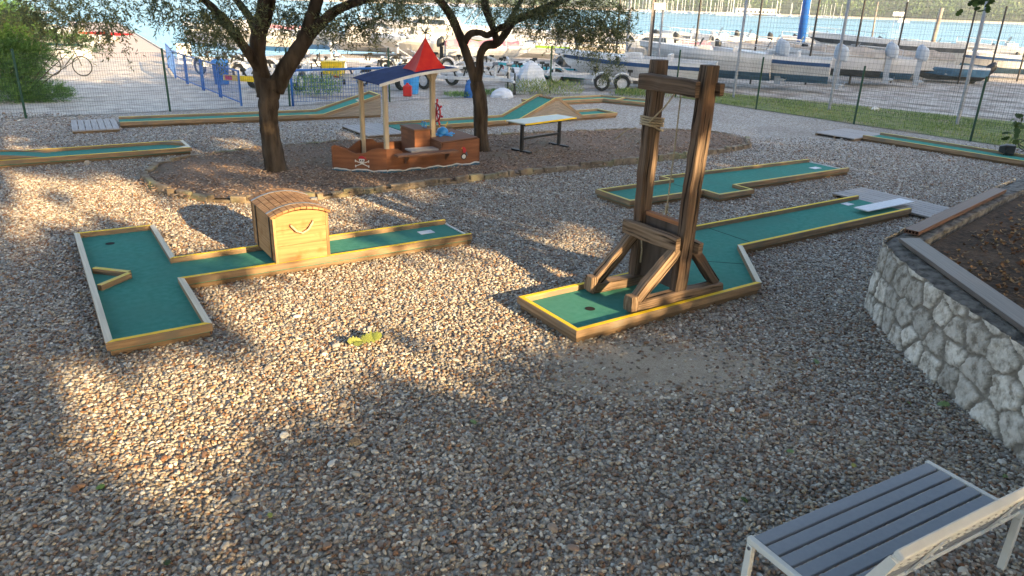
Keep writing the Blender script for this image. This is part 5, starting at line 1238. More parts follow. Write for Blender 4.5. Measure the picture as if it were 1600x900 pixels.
rb(1350, 96, 36.5, 'white runabout with low windscreen just left of the timber pole', 4.2, 1.8, .95, 163, ('gel', 'gel', 'antifoul', 'gel'), keel=.3, console=True, motor='motor_grey')
rb(1410, 98, 39.5, 'pale boat under a grey tan cover right behind the timber pole', 4.4, 1.8, .9, 170, ('grey_hull', 'gel', 'dark_bottom', 'gel'), keel=.25, console=False, cover='tan_cover', motor=None)
rb(1560, 92, 43, 'white boat behind the low roofed stand at the right edge', 5.0, 1.9, .95, 172, ('gel', 'navy', 'antifoul', 'gel'), keel=.25, console=False, motor='motor_black')
rb(1032, 78, 41, 'white cuddy boat with smoked windows behind the navy banded one', 5.4, 2.1, 1.0, 166, ('gel', 'gel', 'antifoul', 'gel'), cabin=True, console=False, motor='motor_black', keel=.3)
rb(1112, 76, 45, 'cream boat under a pink cover, further back behind the nets', 4.6, 1.9, .8, 168, ('gel_warm', 'gel', 'dark_bottom', 'gel_warm'), console=False, cover='pink', motor='motor_black', keel=.2)
rb(1185, 76, 43, 'white boat with tan cover in the second row behind the nets', 4.4, 1.9, 1.0, 164, ('gel', 'gel', 'dark_bottom', 'gel'), console=False, cover='tan_cover', motor='motor_black', keel=.2)
rb(1262, 78, 46, 'white centre console boat behind the blue crane leg', 4.8, 2.0, 1.0, 168, ('gel', 'gel', 'antifoul', 'gel'), motor='motor_black', keel=.2)
# shelter and driftwood like things on the far right
t = thing('work_stand', 'low roofed stand on legs at the far right behind the nets', 'stand', tuple(at(1540, 105)), rad(8))
b = MB(); b.box(-1.5, 1.5, -.6, .6, .95, 1.06, 'tan_cover'); b.build('top', None, t)
for x in (-1.4, 1.4):
    for y in (-.5, .5):
        b = MB(); b.box(x-.05, x+.05, y-.05, y+.05, 0, .95, 'weathered'); b.build('leg', None, t)
# quay wall line with things on it
q_ = thing('jetty', 'long low concrete jetty stretching across behind the right hand boats', 'jetty', (7, 74, 0), rad(3))
b = MB(); b.box(-4, 62, -1.3, 1.3, -1.2, -.25, 'concrete'); b.build('deck', None, q_)
b = MB()
for k in range(12): b.tube([(1+k*5, -1.1, -.25), (1+k*5, -1.1, .25)], .12, 8)
b.build('bollard', 'iron', q_)
# sunlit boats and trailers behind the play boat
G_ = 'sunlit boats drawn up beyond the trailer yard'
p = far(690, 66, 47); motorboat('big white motor cruiser with smoked cabin windows behind the red sail', 8.6, 2.9, 1.25, (p.x, p.y, 0), rad(172), ('gel', 'gel_warm', 'antifoul', 'gel'), G_, cabin=True, console=False, motor=None, keel=.45, canopy='gel')
p = far(620, 75, 44); motorboat('white speedboat on a trailer, just left of the red sail', 5.4, 2.0, .8, (p.x, p.y, 0), rad(-10), ('gel', 'gel', 'gel', 'gel'), G_, console=False, motor='motor_black', keel=.45, cover='gel_warm')
p = far(815, 80, 41); motorboat('white boat with lime green trim, right of the right olive trunk', 5.6, 2.0, .8, (p.x, p.y, 0), rad(165), ('gel', 'lime', 'gel', 'gel'), G_, motor='motor_black', keel=.4)
p = far(900, 78, 42); motorboat('cream open boat behind the hanging olive branch', 5.4, 2.0, .85, (p.x, p.y, 0), rad(172), ('gel_warm', 'gel', 'gel', 'gel_warm'), G_, motor='motor_black', keel=.4)
p = far(760, 88, 37); motorboat('small white dinghy with pinkish cover between the olive forks', 4.0, 1.6, .6, (p.x, p.y, 0), rad(10), ('gel', 'gel', 'gel', 'gel'), G_, console=False, cover='pink', motor='motor_black', keel=.5)
p = far(850, 112, 33.5); motorboat('turquoise dinghy lying low beside the fence post', 3.6, 1.5, .5, (p.x, p.y, 0), rad(176), ('turq', 'turq', 'turq', 'gel'), G_, console=False, motor=None, keel=.05, rail=False)
p = far(375, 66, 52); motorboat('white boat with green trim seen through the left olive leaves', 6.4, 2.3, 1.0, (p.x, p.y, -.2), rad(178), ('gel', 'gel_warm', 'lime', 'gel'), G_, cabin=True, console=False, motor='motor_black', keel=.2)
p = far(440, 74, 52); motorboat('white boat under a pink striped cover behind the left olive fork', 5.6, 2.1, .9, (p.x, p.y, -.2), rad(172), ('gel', 'gel', 'dark_bottom', 'gel'), G_, console=False, cover='pink', motor='motor_black', keel=.2)
p = far(352, 86, 41); motorboat('cream boat on the beach just right of the pier', 5.0, 1.9, .9, (p.x, p.y, 0), rad(-40), ('gel_warm', 'gel', 'gel', 'gel'), G_, motor='motor_black', keel=.3)
# boats on the left of the pier
G2 = 'white boats moored left of the pier'
p = far(95, 64, 56); motorboat('white boat with smoked cabin windows moored left of the pier', 7.0, 2.5, 1.05, (p.x, p.y, -1.1), rad(176), ('gel', 'gel', 'antifoul', 'gel'), G2, cabin=True, console=False, motor='motor_black', keel=0)
p = far(60, 50, 66); motorboat('cream boat under sand coloured awning further out on the left', 7.2, 2.5, 1.1, (p.x, p.y, -1.1), rad(170), ('gel_warm', 'gel', 'antifoul', 'gel_warm'), G2, canopy='gel_warm', motor='motor_black', keel=0)
p = far(70, 92, 44); motorboat('white dinghy with blue stripe lying behind the bicycle', 5.0, 1.9, .8, (p.x, p.y, -.5), rad(185), ('gel', 'navy', 'gel', 'gel'), G2, console=False, motor=None, keel=0, cover='gel_warm')
p = far(98, 100, 39); motorboat('small white rowing boat at the foot of the pier ramp', 3.6, 1.5, .6, (p.x-.4, p.y, -.5), rad(205), ('gel', 'gel', 'antifoul', 'gel'), G2, console=False, motor=None, keel=0, rail=False)
def packed(label, group, spots, hull, rz):
    first = None
    for i, (px, py, Y) in enumerate(spots):
        p = far(px, py, Y); z = random.uniform(-.15, .1)
        if first is None: first = motorboat(label, 5.0, 1.9, .95, (p.x, p.y, z), rad(rz), hull, group, motor='motor_black', keel=.1); o = first
        else: o = copy_tree(first)
        o.location = (p.x, p.y, z); k = random.uniform(.85, 1.2); o.scale = (k, k, k); o.rotation_euler = (0, 0, rad(rz+random.uniform(-14, 14)))
packed('small white open boat in the packed far row along the concrete jetty', 'far row of small boats along the jetty', [(985, 66, 55), (1060, 66, 57), (1090, 62, 60), (1135, 64, 58), (1180, 62, 60), (1225, 66, 57), (1300, 66, 56), (1335, 72, 52), (1420, 74, 54), (1475, 80, 52), (1530, 84, 50), (1585, 84, 51)], ('gel', 'gel', 'antifoul', 'gel'), 168)
packed('small sunlit cream boat in the packed row between olive trunks and quay', 'sunlit row of small boats behind the trailers', [(555, 82, 45), (600, 62, 52), (655, 82, 42), (730, 62, 54), (790, 66, 50), (835, 62, 55), (875, 66, 52), (945, 70, 50), (480, 78, 47), (410, 80, 46)], ('gel', 'gel_warm', 'gel', 'gel_warm'), 172)
# kayak on the boats' deck rack
p = far(150, 51, 58); k_ = thing('kayak', 'long red and white kayak showing left of the pier', 'kayak', (p.x-.6, p.y, p.z-.1), rad(183))
b = MB(); secs = []
for i in range(17):
    u = i/16; w = .3*math.sin(math.pi*u)**.7+.005; secs.append([(-3.4+6.8*u, w*math.cos(2*math.pi*j/10), .17*math.sin(math.pi*u)**.6*math.sin(2*math.pi*j/10)+.25*abs(u-.5)**2) for j in range(10)])
b.loft(secs, close=True); b.build('hull', 'board_red', k_, smooth=True); b = MB(); b.ball((.3, 0, .15), .5, .2, .06, 12); b.build('cockpit_rim', 'gel', k_)
b = MB(); b.box(-2.0, -1.9, -.6, .6, -1.6, -.17, 'weathered'); b.box(1.9, 2.0, -.6, .6, -1.6, -.17, 'weathered'); b.build('rack', None, k_)
# trailers: labels say where each stands
trailer('empty trailer nearest the fence, between the play boat post and right olive', at(705, 138), rad(-28), 4.8, 1.9, 1)
trailer('trailer with drawbar towards the fence, just right of the right olive', at(775, 136), rad(-75), 5.0, 1.9, 1, None)
trailer('trailer with pale mudguards parked beyond the turquoise dinghy', at(800, 118), rad(170), 5.4, 1.9, 1, None, 'white')
trailer('double wheeled trailer with pale round mudguards beside the navy banded boat', at(945, 138), rad(175), 5.2, 2.0, 2, 'white', 'white')
trailer('trailer with tall winch posts behind the yellow boards', at(505, 122), rad(-60), 5.0, 1.9, 1)
trailer('trailer with upright winch left of the left olive fork', at(360, 116), rad(-35), 5.0, 1.9, 1)
trailer('trailer with yellow light board behind the curved blue railing', at(445, 138), rad(75), 4.2, 1.8, 1, 'board_yellow')
trailer('trailer under the navy roof with a red lamp board', at(610, 136), rad(62), 4.2, 1.8, 1, 'galv')
trailer('trailer carrying black mudguard, left of the navy roof', at(590, 112), rad(178), 5.2, 2.0, 1, None, 'motor_black')
trailer('trailer furthest back, below the white cruiser', at(690, 110), rad(165), 5.6, 2.0, 2)
trailer('trailer behind the pointed hump lane and the tall grass tufts', at(880, 128), rad(12), 4.8, 1.8, 1, 'white', 'white')
trailer('trailer under the grey blue open boat', at(1130, 116), rad(160), 5.0, 1.9, 2)
trailer('trailer half hidden by the right olive trunk', at(668, 124), rad(35), 4.6, 1.8, 1)
trailer('trailer parked behind the left olive trunk', at(420, 124), rad(-20), 4.8, 1.9, 1)
# sheeted heaps and loose gear
def heap(name, label, cat, loc, rx, ry, rz_, mt, seed=0):
    r_ = random.Random(seed); b = MB(); secs = []
    for i in range(7):
        a = math.pi/2*i/6; row = []
        for k in range(14):
            t_ = 2*math.pi*k/14; q = 1+.13*math.sin(3*t_+seed)+.08*r_.uniform(-1, 1); row.append((rx*math.cos(a)*math.cos(t_)*q, ry*math.cos(a)*math.sin(t_)*q, rz_*math.sin(a)*(1+.05*r_.uniform(-1, 1))))
        secs.append(row)
    b.loft(secs, close=True); o = b.build(name, mt); o.location = (loc[0], loc[1], 0); return tag(o, label, cat)
heap('covered_motor', 'pale grey sheet draped over a motor left of the fence post', 'sheeted motor', at(828, 140), .6, .45, 1.05, 'sheet', 1)
heap('covered_motor', 'dark navy cover over a heap behind the tall grass tufts', 'sheeted motor', at(882, 122), .75, .5, 1.0, 'motor_black', 2)
heap('blue_bag', 'bright blue bag hanging low left of the right olive trunk', 'bag', at(735, 152), .22, .2, .62, 'rail_blue', 3)
def can(name, label, cat, loc, rows, mt, n=14, sq=False):
    b = MB(); b.loft([[(r_*math.cos(2*math.pi*(k+.5)/n)*(1 if not sq else 1.25), r_*math.sin(2*math.pi*(k+.5)/n), z) for k in range(n)] for r_, z in rows], close=True); o = b.build(name, mt, bevel=.01); o.location = (loc[0], loc[1], 0); return tag(o, label, cat)
can('blue_tub', 'blue tub standing beside the trailer under the navy roof', 'tub', at(643, 146), ((.24, 0), (.29, .62), (.31, .63), (.31, .68), (.27, .68), (.25, .6)), 'blue_toy')
can('red_canister', 'red canister beside the blue tub', 'canister', at(637, 150), ((.15, 0), (.16, .02), (.16, .33), (.05, .4), (.05, .44)), 'board_red', 4, True)
can('yellow_crate', 'yellow box standing behind the curved blue railing', 'box', at(523, 142), ((.36, .55), (.4, .98), (.42, .98), (.42, 1.02)), 'board_yellow', 4, True)
heap('stone', 'white stone lying on the gravel bank right of the left olive trunk', 'stone', at(137, 257), .07, .06, .08, 'shore', 8)
heap('stone', 'large rounded grey stone among the pebbles in the foreground', 'stone', at(555, 694), .06, .05, .055, 'kerb', 9)
heap('stone', 'small white rock on the grass between the grey pole and short post', 'stone', at(1367, 172), .14, .1, .12, 'white', 10)
o = heap('plastic_sheet', 'crumpled white plastic at the foot of the trailer right of the right olive', 'plastic', at(786, 152), .4, .3, .32, 'sheet', 11)

# bicycle behind the tamarisk
by = thing('bicycle', 'bicycle leaning by the tamarisk bush, partly hidden by its fronds', 'bicycle', tuple((at(131, 119)+at(83, 118))/2), rad(6))
for x in (-.56, .56):
    b = MB(); b.tube([(x+.35*math.cos(2*math.pi*i/28), 0, .37+.35*math.sin(2*math.pi*i/28)) for i in range(29)], .022, 7, cap=False); w = b.build('wheel', 'tyre', by)
    b = MB()
    for k in range(12): a = math.pi*k/6; b.bar((x, 0, .37), (x+.34*math.cos(a), 0, .37+.34*math.sin(a)), .003, .003)
    b.build('spokes', 'galv', w)
b = MB()
for p, q in (((-.56, 0, .37), (-.18, 0, .85)), ((-.56, 0, .37), (-.1, 0, .32)), ((-.18, 0, .9), (-.1, 0, .32)), ((-.1, 0, .32), (.36, 0, .82)), ((-.17, 0, .82), (.36, 0, .88)), ((.34, 0, .98), (.56, 0, .37))): b.tube([p, q], .02, 7)
b.build('frame', 'iron', by)
b = MB(); b.box(-.32, -.05, -.07, .07, .92, .98, 'black'); b.build('saddle', None, by); b = MB(); b.tube([(.3, -.28, 1.02), (.36, 0, 1.06), (.3, .28, 1.02)], .014, 6); b.build('handlebar', 'iron', by)
b = MB(); b.tube([(-.1, -.03, .32), (-.1, .03, .32)], .09, 14); b.build('chainring', 'strap', by)

# marina on the far shore and boats in the bay
def sailboat(name, label, loc, L, mast, mt='gel', group=None, rz=0.0):
    t = thing(name, label, 'sailing boat', loc, rz, group); b = MB()
    b.loft([[(x, w, .9), (x, w*.8, -.1), (x, -w*.8, -.1), (x, -w, .9)] for x, w in ((-L/2, L*.12), (-L*.2, L*.16), (L*.15, L*.15), (L*.36, L*.08), (L/2, .05))], close=True); b.build('hull', mt, t)
    b = MB(); b.loft([[(x, w, .9), (x, w*.8, 1.5), (x, -w*.8, 1.5), (x, -w, .9)] for x, w in ((-L*.15, L*.09), (L*.2, L*.07))], close=True); b.build('cabin', mt, t)
    b = MB(); b.tube([(L*.06, 0, .9), (L*.06, 0, mast)], .2, 5); b.build('mast', 'white', t); b = MB(); b.tube([(L*.05, 0, 2.2), (-L*.36, 0, 2.1)], .2, 5); b.build('boom', 'white', t)
    return t
sb = sailboat('sailing_boat', 'white sailing boat berthed in the crowded marina on the far shore', (80, 770, SEA_Z), 10, 13, group='sailing boats berthed in the far marina')
mar = []
for i in range(64):
    px0 = 955+4.6*i+random.uniform(-3, 3) if i < 48 else random.uniform(1195, 1320)
    Y = 770+random.uniform(-12, 8); p = far(px0, 20, Y); mar.append((p.x, Y))
for i, (x, y) in enumerate(mar):
    o = sb if i == 0 else copy_tree(sb); s = random.uniform(.8, 1.25); o.location = (x, y, SEA_Z); o.scale = (s, s, s*random.uniform(.9, 1.2)); o.rotation_euler = (0, 0, random.choice([1.3, 1.57, -1.5])+random.uniform(-.2, .2))
p = far(1141, 24, 640); sailboat('sailing_boat', 'cream wooden sailing ship lying off the far marina', (p.x, 640, SEA_Z), 26, 17, 'gel_warm', rz=.05)
p = far(1410, 38, 520); sailboat('sailing_boat', 'small white yacht anchored in the bay near the timber pole', (p.x, 520, SEA_Z), 11, 15, rz=.3)
p = far(1205, 17, 790); t = thing('marina_building', 'long low white building on the quay of the far marina', 'building', (p.x-14, 801, .2)); b = MB(); b.box(-20, 20, -5, 5, 0, 5, 'gel'); b.build('wall', None, t); b = MB(); b.box(-21, 21, -5.5, 5.5, 5, 5.6, 'concrete'); b.build('roof', None, t)
b = MB()
for k in range(9): b.box(-18+k*4.2, -16+k*4.2, -5.06, -5.005, 1.2, 3.2, 'glass')
b.build('window', None, t)
p = far(1402, 36, 260); t = thing('water_sign', 'white sign board on two posts standing in the bay', 'sign', (p.x, 260, SEA_Z)); b = MB(); zt_ = far(1402, 22, 260).z-SEA_Z
b.box(-2.0, 2.0, -.1, .1, zt_-.6, zt_+.7, 'white'); b.build('board', None, t)
for x in (-1.2, 1.2):
    b = MB(); b.tube([(x, .2, -1), (x, .2, zt_-.4)], .09, 6); b.build('post', 'galv', t)
pole('mooring_mast', 'thin pale mast standing in the water behind the grey hull', 'mast', (1361, 66), (1372, 3), 62, .06, 'weathered')

# ------------------------------------------------------------ haze over the bay
hz = bpy.data.materials.new('haze_air'); hz.use_nodes = True
for nd in list(hz.node_tree.nodes):
    if nd.type == 'BSDF_PRINCIPLED': hz.node_tree.nodes.remove(nd)
pv_ = hz.node_tree.nodes.new('ShaderNodeVolumePrincipled'); pv_.inputs['Color'].default_value = (.82, .9, 1, 1); pv_.inputs['Density'].default_value = HAZE; pv_.inputs['Anisotropy'].default_value = 0.0
hz.node_tree.links.new(pv_.outputs[0], hz.node_tree.nodes['Material Output'].inputs['Volume'])
b = MB(); b.box(-2600, 3200, -320, 3200, -3.2, 165); o = b.build('haze', hz); o['kind'] = 'stuff'; o['label'] = 'thin pale summer haze lying over the bay'; o['category'] = 'haze'

# ============================================================ TREES
def smooth_path(pts, n=6):
    """Catmull-Rom through (x,y,z,r) rows"""
    P = [np.array(p, float) for p in pts]; P = [2*P[0]-P[1]]+P+[2*P[-1]-P[-2]]; out = []
    for i in range(1, len(P)-2):
        for k in range(n):
            t = k/n; out.append(.5*((2*P[i])+(-P[i-1]+P[i+1])*t+(2*P[i-1]-5*P[i]+4*P[i+1]-P[i+2])*t*t+(-P[i-1]+3*P[i]-3*P[i+1]+P[i+2])*t**3))
    out.append(P[-2]); return out
def limb(b, pts, n=6, knob=.06, sides=12):
    pp = smooth_path(pts, n); b.tube([p[:3] for p in pp], [max(.006, p[3]*(1+random.uniform(-knob, knob))) for p in pp], sides, cap=True)
def pxl(x, y, Y, wpx):                      # limb node measured in the photo, at distance Y
    p = far(x, y, Y); return (p.x, p.y, p.z, wpx/2*(Y/F)*.93)
def crown(name, clusters, parent, mt='olive', ln=(.055, .1), wd=(.013, .021), per=18, dens=180, base=.45):
    """clusters: (x,y,z,r); sprigs of narrow leaves hanging and reaching outwards"""
    Vs = []; Ts = []
    for (x, y, z, r) in clusters:
        ns = int(dens*(r/.5)**2); d = unit(ns); q = rng.uniform(.0, 1, (ns, 1))**.5
        C = np.array([x, y, z])+d*q*np.array([r, r, r*.75]); D = d*.7+unit(ns)*.7+np.array([0, 0, -.45]); D /= np.linalg.norm(D, axis=1, keepdims=True)
        tb = rng.uniform(-.2, .3, ns)
        L_ = rng.uniform(.16, .34, (ns, 1))
        for k in range(per):
            t = (k+1)/per; P = C+D*L_*t+np.array([0, 0, -.05])*t*t; E = D*.5+unit(ns)*.75
            Vs.append(leaves(P, E, rng.uniform(*ln, ns), rng.uniform(*wd, ns))); Ts.append(np.clip(base+tb+rng.normal(0, .15, ns), 0, 1))
    return quads(name, np.concatenate(Vs), np.concatenate(Ts), mt, parent)
def cl(x, y, Y, r): p = far(x, y, Y); return (p.x, p.y, p.z, r)

# left olive
o1 = thing('olive_tree', 'left olive tree with thick forked trunk, standing before the pirate boat', 'tree', tuple(at(432, 272)))
O1 = Vector(o1.location)
def rel(rows, O): return [(p[0]-O.x, p[1]-O.y, p[2]-O.z, p[3]) for p in rows]
Y0 = O1.y
tr = MB()
limb(tr, rel([pxl(434, 282, Y0, 50), pxl(431, 262, Y0, 38), pxl(425, 228, Y0, 33), pxl(420, 190, Y0, 31), pxl(420, 155, Y0, 34), pxl(423, 122, Y0, 38)], O1))
tk = tr.build('trunk', 'bark', o1, smooth=True)
lb = MB()
for rows in ([pxl(416, 150, Y0, 30), pxl(409, 118, Y0, 27), pxl(403, 85, Y0, 24), pxl(404, 55, Y0, 25), pxl(412, 25, Y0, 27), pxl(419, -10, Y0, 26), pxl(430, -70, Y0+.2, 20), pxl(420, -150, Y0+.3, 12)],
             [pxl(430, 140, Y0, 30), pxl(446, 108, Y0, 27), pxl(463, 83, Y0, 26), pxl(478, 58, Y0, 24), pxl(486, 30, Y0, 21), pxl(495, 0, Y0, 20), pxl(505, -60, Y0+.3, 15), pxl(520, -130, Y0+.6, 8)],
             [pxl(478, 62, Y0, 18), pxl(496, 42, Y0-.1, 17), pxl(520, 20, Y0-.2, 15), pxl(548, 6, Y0-.3, 13), pxl(590, -8, Y0-.4, 11), pxl(650, -40, Y0-.5, 7)],
             [pxl(408, 115, Y0, 17), pxl(390, 86, Y0-.2, 16), pxl(365, 50, Y0-.5, 15), pxl(338, 18, Y0-.8, 13), pxl(310, -6, Y0-1, 11), pxl(250, -40, Y0-1.4, 8), pxl(170, -50, Y0-1.6, 5)],
             [pxl(404, 55, Y0, 14), pxl(385, 20, Y0+.3, 12), pxl(350, -20, Y0+.6, 9), pxl(290, -60, Y0+.8, 5)]):
    limb(lb, rel(rows, O1), sides=10)
lb.build('limb', 'bark', o1, smooth=True)
C1 = [cl(*c) for c in ((240, 4, 12.6, .26), (266, 8, 12.3, .28), (300, 20, 12.2, .34), (330, 38, 12, .34), (352, 30, 12.4, .33), (318, 58, 11.9, .24), (345, 70, 12, .2), (290, 56, 12, .13), (375, 18, 12.6, .33),
                       (440, 22, 13.6, .3), (462, 10, 13.8, .34), (520, 42, 13.2, .28), (545, 28, 13.2, .36), (575, 18, 13.1, .38), (560, 52, 13.1, .16), (610, 10, 13.2, .36), (590, 40, 13.1, .2), (640, 8, 13.2, .33), (500, 22, 13.8, .28), (450, 40, 13.8, .2), (435, 48, 14, .14), (665, 22, 13.4, .16))]
for _ in range(46):
    a = rng.uniform(0, 6.28); q = rng.uniform(.2, 1)**.6*2.5; C1.append((O1.x+.1+math.cos(a)*q, O1.y+math.sin(a)*q*.8, rng.uniform(3.5, 4.9)-.12*q*q*.5+.3, rng.uniform(.4, .6)))
C1 = [(x-O1.x, y-O1.y, z-O1.z, r) for x, y, z, r in C1]
crown('crown', C1, o1, per=14, dens=150)

# right olive
o2 = thing('olive_tree', 'right olive tree with slim forked trunk, beside the folding table', 'tree', tuple(at(752, 240)))
O2 = Vector(o2.location); Y0 = O2.y
tr = MB(); limb(tr, rel([pxl(754, 247, Y0, 40), pxl(752, 228, Y0, 28), pxl(751, 200, Y0, 23), pxl(751, 172, Y0, 24), pxl(749, 150, Y0, 23), pxl(744, 128, Y0, 21)], O2)); tr.build('trunk', 'bark', o2, smooth=True)
lb = MB()
for rows in ([pxl(746, 140, Y0, 17), pxl(738, 112, Y0, 15), pxl(728, 82, Y0, 15), pxl(718, 55, Y0, 14), pxl(707, 30, Y0, 14), pxl(696, 12, Y0, 13), pxl(680, -8, Y0, 12), pxl(650, -50, Y0, 8)],
             [pxl(745, 135, Y0, 15), pxl(749, 110, Y0, 14), pxl(751, 85, Y0, 13), pxl(760, 71, Y0, 14), pxl(776, 68, Y0, 13), pxl(790, 52, Y0, 12), pxl(802, 34, Y0-.1, 12), pxl(830, 22, Y0-.3, 12), pxl(862, 8, Y0-.5, 11), pxl(900, -8, Y0-.7, 9), pxl(960, -20, Y0-.9, 5)],
             [pxl(726, 66, Y0, 11), pxl(735, 53, Y0-.05, 11), pxl(750, 51, Y0-.1, 10), pxl(762, 55, Y0-.15, 10), pxl(775, 47, Y0-.2, 10), pxl(795, 38, Y0-.25, 10)],
             [pxl(776, 66, Y0-.1, 11), pxl(772, 48, Y0-.1, 11), pxl(764, 28, Y0-.1, 12), pxl(758, 8, Y0, 13), pxl(757, -20, Y0, 11), pxl(765, -90, Y0+.2, 7)],
             [pxl(778, 66, Y0, 9), pxl(786, 54, Y0+.1, 8), pxl(790, 40, Y0+.2, 8), pxl(803, 20, Y0+.3, 8), pxl(820, -10, Y0+.4, 7)]):
    limb(lb, rel(rows, O2), sides=10)
lb.build('limb', 'bark', o2, smooth=True)
C2 = [cl(*c) for c in ((800, 10, 15.4, .4), (835, 20, 15.2, .42), (870, 30, 15, .42), (900, 18, 15, .48), (930, 30, 14.8, .46), (955, 22, 14.8, .4), (905, 42, 14.8, .28), (945, 52, 14.8, .3), (960, 64, 14.7, .22), (880, 52, 14.8, .16), (935, 80, 14.7, .2), (950, 98, 14.6, .2), (900, 70, 14.7, .14), (948, 116, 14.6, .12), (970, 40, 14.8, .2),
                       (860, 8, 15.2, .4), (690, 8, 15.8, .26), (730, 4, 16, .28), (775, 4, 15.8, .3), (640, 5, 15.6, .26), (820, 42, 15.1, .14), (985, 28, 14.9, .14), (912, 58, 14.8, .2), (700, 36, 15.8, .1), (870, 66, 14.7, .1))]
for _ in range(46):
    a = rng.uniform(0, 6.28); q = rng.uniform(.2, 1)**.6*2.6; C2.append((O2.x+.8+math.cos(a)*q, O2.y-.4+math.sin(a)*q*.8, rng.uniform(3.6, 5.1)-.06*q*q+.3, rng.uniform(.4, .6)))
C2 = [(x-O2.x, y-O2.y, z-O2.z, r) for x, y, z, r in C2]
crown('crown', C2, o2, per=14, dens=150)

# third olive, trunk outside the picture on the left, its twigs hang into the corner
o3 = thing('olive_tree', 'olive twigs hanging into the top left corner in front of the bush', 'tree', (-11.2, 11.6, 0))
tr = MB(); limb(tr, [(0, 0, -.05, .26), (.05, 0, .7, .2), (0, .1, 1.6, .19), (.2, .2, 2.4, .17)]); tr.build('trunk', 'bark', o3, smooth=True)
lb = MB(); limb(lb, [(.15, .2, 2.2, .14), (.8, .4, 3.0, .11), (1.8, .5, 3.5, .08), (3.2, .5, 3.7, .05)], sides=8); limb(lb, [(.1, .2, 2.2, .14), (-.4, .2, 3.2, .1), (-.8, -.2, 4.2, .05)], sides=8); lb.build('limb', 'bark', o3, smooth=True)
C3 = [cl(*c) for c in ((10, 8, 11.8, .36), (45, 14, 11.8, .32), (80, 10, 12, .34), (110, 18, 12, .3), (140, 10, 12, .34), (170, 18, 12, .3), (185, 38, 12, .16), (130, 42, 12, .19), (150, 60, 11.9, .13), (90, 40, 12, .16), (172, 64, 11.9, .12), (186, 78, 11.9, .09), (60, 40, 11.8, .16), (162, 40, 12, .15), (196, 2, 12.1, .18), (115, 58, 12, .1))]
for _ in range(26):
    a = rng.uniform(0, 6.28); q = rng.uniform(.2, 1)**.6*2.3; C3.append((-9.6+math.cos(a)*q, 11.9+math.sin(a)*q*.8, rng.uniform(3.6, 4.8), rng.uniform(.4, .55)))
crown('crown', [(x+11.2, y-11.6, z, r) for x, y, z, r in C3], o3, per=14, dens=120, base=.6)

# tamarisk bush behind the fence on the left
tm = thing('tamarisk_bush', 'feathery green tamarisk bush spreading behind the fence on the left', 'bush', tuple(at(20, 160)))
OT = Vector(tm.location); Vs = []; Ts = []
lbs = MB()
for (x, y, Y, r, up) in ((15, 148, OT.y+.2, .5, .6), (50, 150, OT.y+.4, .42, .5), (80, 146, OT.y+.6, .3, .35), (20, 110, OT.y+.5, .6, .8), (40, 122, OT.y+.7, .4, .6), (5, 70, OT.y+.6, .7, 1), (40, 82, OT.y+.7, .5, .7), (62, 88, OT.y+.9, .26, .4), (100, 150, OT.y+.8, .16, .1), (95, 70, OT.y+.9, .3, .4), (125, 66, OT.y+1, .22, .2), (-40, 110, OT.y+.5, .9, .9), (-30, 50, OT.y+.5, .9, .9), (10, 30, OT.y+.7, .6, .8), (140, 80, OT.y+1, .12, .1), (50, 55, OT.y+.8, .4, .5)):
    p = far(x, y, Y); c = np.array([p.x-OT.x, p.y-OT.y, p.z-OT.z]); ns = int(620*(r/.5)**2)
    d = unit(ns); C = c+d*rng.uniform(0, 1, (ns, 1))**.5*np.array([r*1.15, r, r*.8]); C[:, 2] = np.maximum(C[:, 2], .03)
    D = d*.5+unit(ns)*.45+np.array([.35, 0, .5]); D /= np.linalg.norm(D, axis=1, keepdims=True); tb = rng.uniform(-.25, .3, ns)
    for k in range(12):
        t = (k+1)/12; P = C+D*.3*t+np.array([.02, 0, -.09])*t*t; Vs.append(leaves(P, D*1.0+unit(ns)*.5+np.array([0, 0, -.1]), rng.uniform(.06, .13, ns), np.full(ns, .011))); Ts.append(np.clip(.42+tb+rng.normal(0, .12, ns), 0, 1))
    q = Vector(c)
    lbs.tube([Vector((0, .3, 0)), q*.5+Vector((0, .15, .05)), q], [.022, .014, .006], 6)
quads('foliage', np.concatenate(Vs), np.concatenate(Ts), 'tamarisk', tm); lbs.build('stem', 'bark', tm)

# trees behind and to the right of the camera: they give the yard its shade. Gaps let the low sun through.
LIT = [([(2, 490), (40, 540), (120, 560), (170, 565), (330, 528), (275, 440), (435, 415), (520, 402), (720, 385), (700, 372), (760, 380), (845, 432), (872, 500), (870, 545), (800, 612), (690, 632), (640, 655), (560, 690), (420, 705), (300, 790), (180, 800), (75, 655)], .93),
       ([(290, 790), (420, 705), (560, 690), (650, 650), (640, 720), (430, 800)], .5),
       ([(228, 330), (262, 300), (400, 285), (545, 305), (560, 335), (530, 400), (430, 416), (260, 410), (215, 365)], .97),
       ([(0, 262), (215, 278), (250, 322), (225, 352), (105, 366), (0, 420)], .88),
       ([(520, 400), (540, 335), (640, 330), (830, 415), (850, 440), (720, 385), (620, 392)], .62),
       ([(795, 430), (800, 360), (880, 340), (975, 380), (960, 440), (905, 470), (1010, 430), (1040, 460), (960, 490), (1110, 470), (900, 560), (850, 560)], .86),
       ([(420, 330), (560, 290), (720, 285), (700, 330), (560, 335)], .68),
       ([(0, 195), (70, 225), (120, 245), (0, 240)], .75), ([(270, 205), (400, 215), (420, 250), (300, 245)], .7), ([(230, 285), (225, 260), (300, 250), (420, 265), (420, 315), (280, 310)], .68),
       ([(500, 270), (530, 200), (600, 190), (620, 250), (600, 275), (520, 330)], .62), ([(640, 250), (760, 250), (740, 290), (620, 290)], .45), ([(560, 190), (640, 150), (740, 160), (700, 210)], .45),
       ([(60, 180), (180, 140), (420, 135), (440, 185), (180, 192)], .4)]
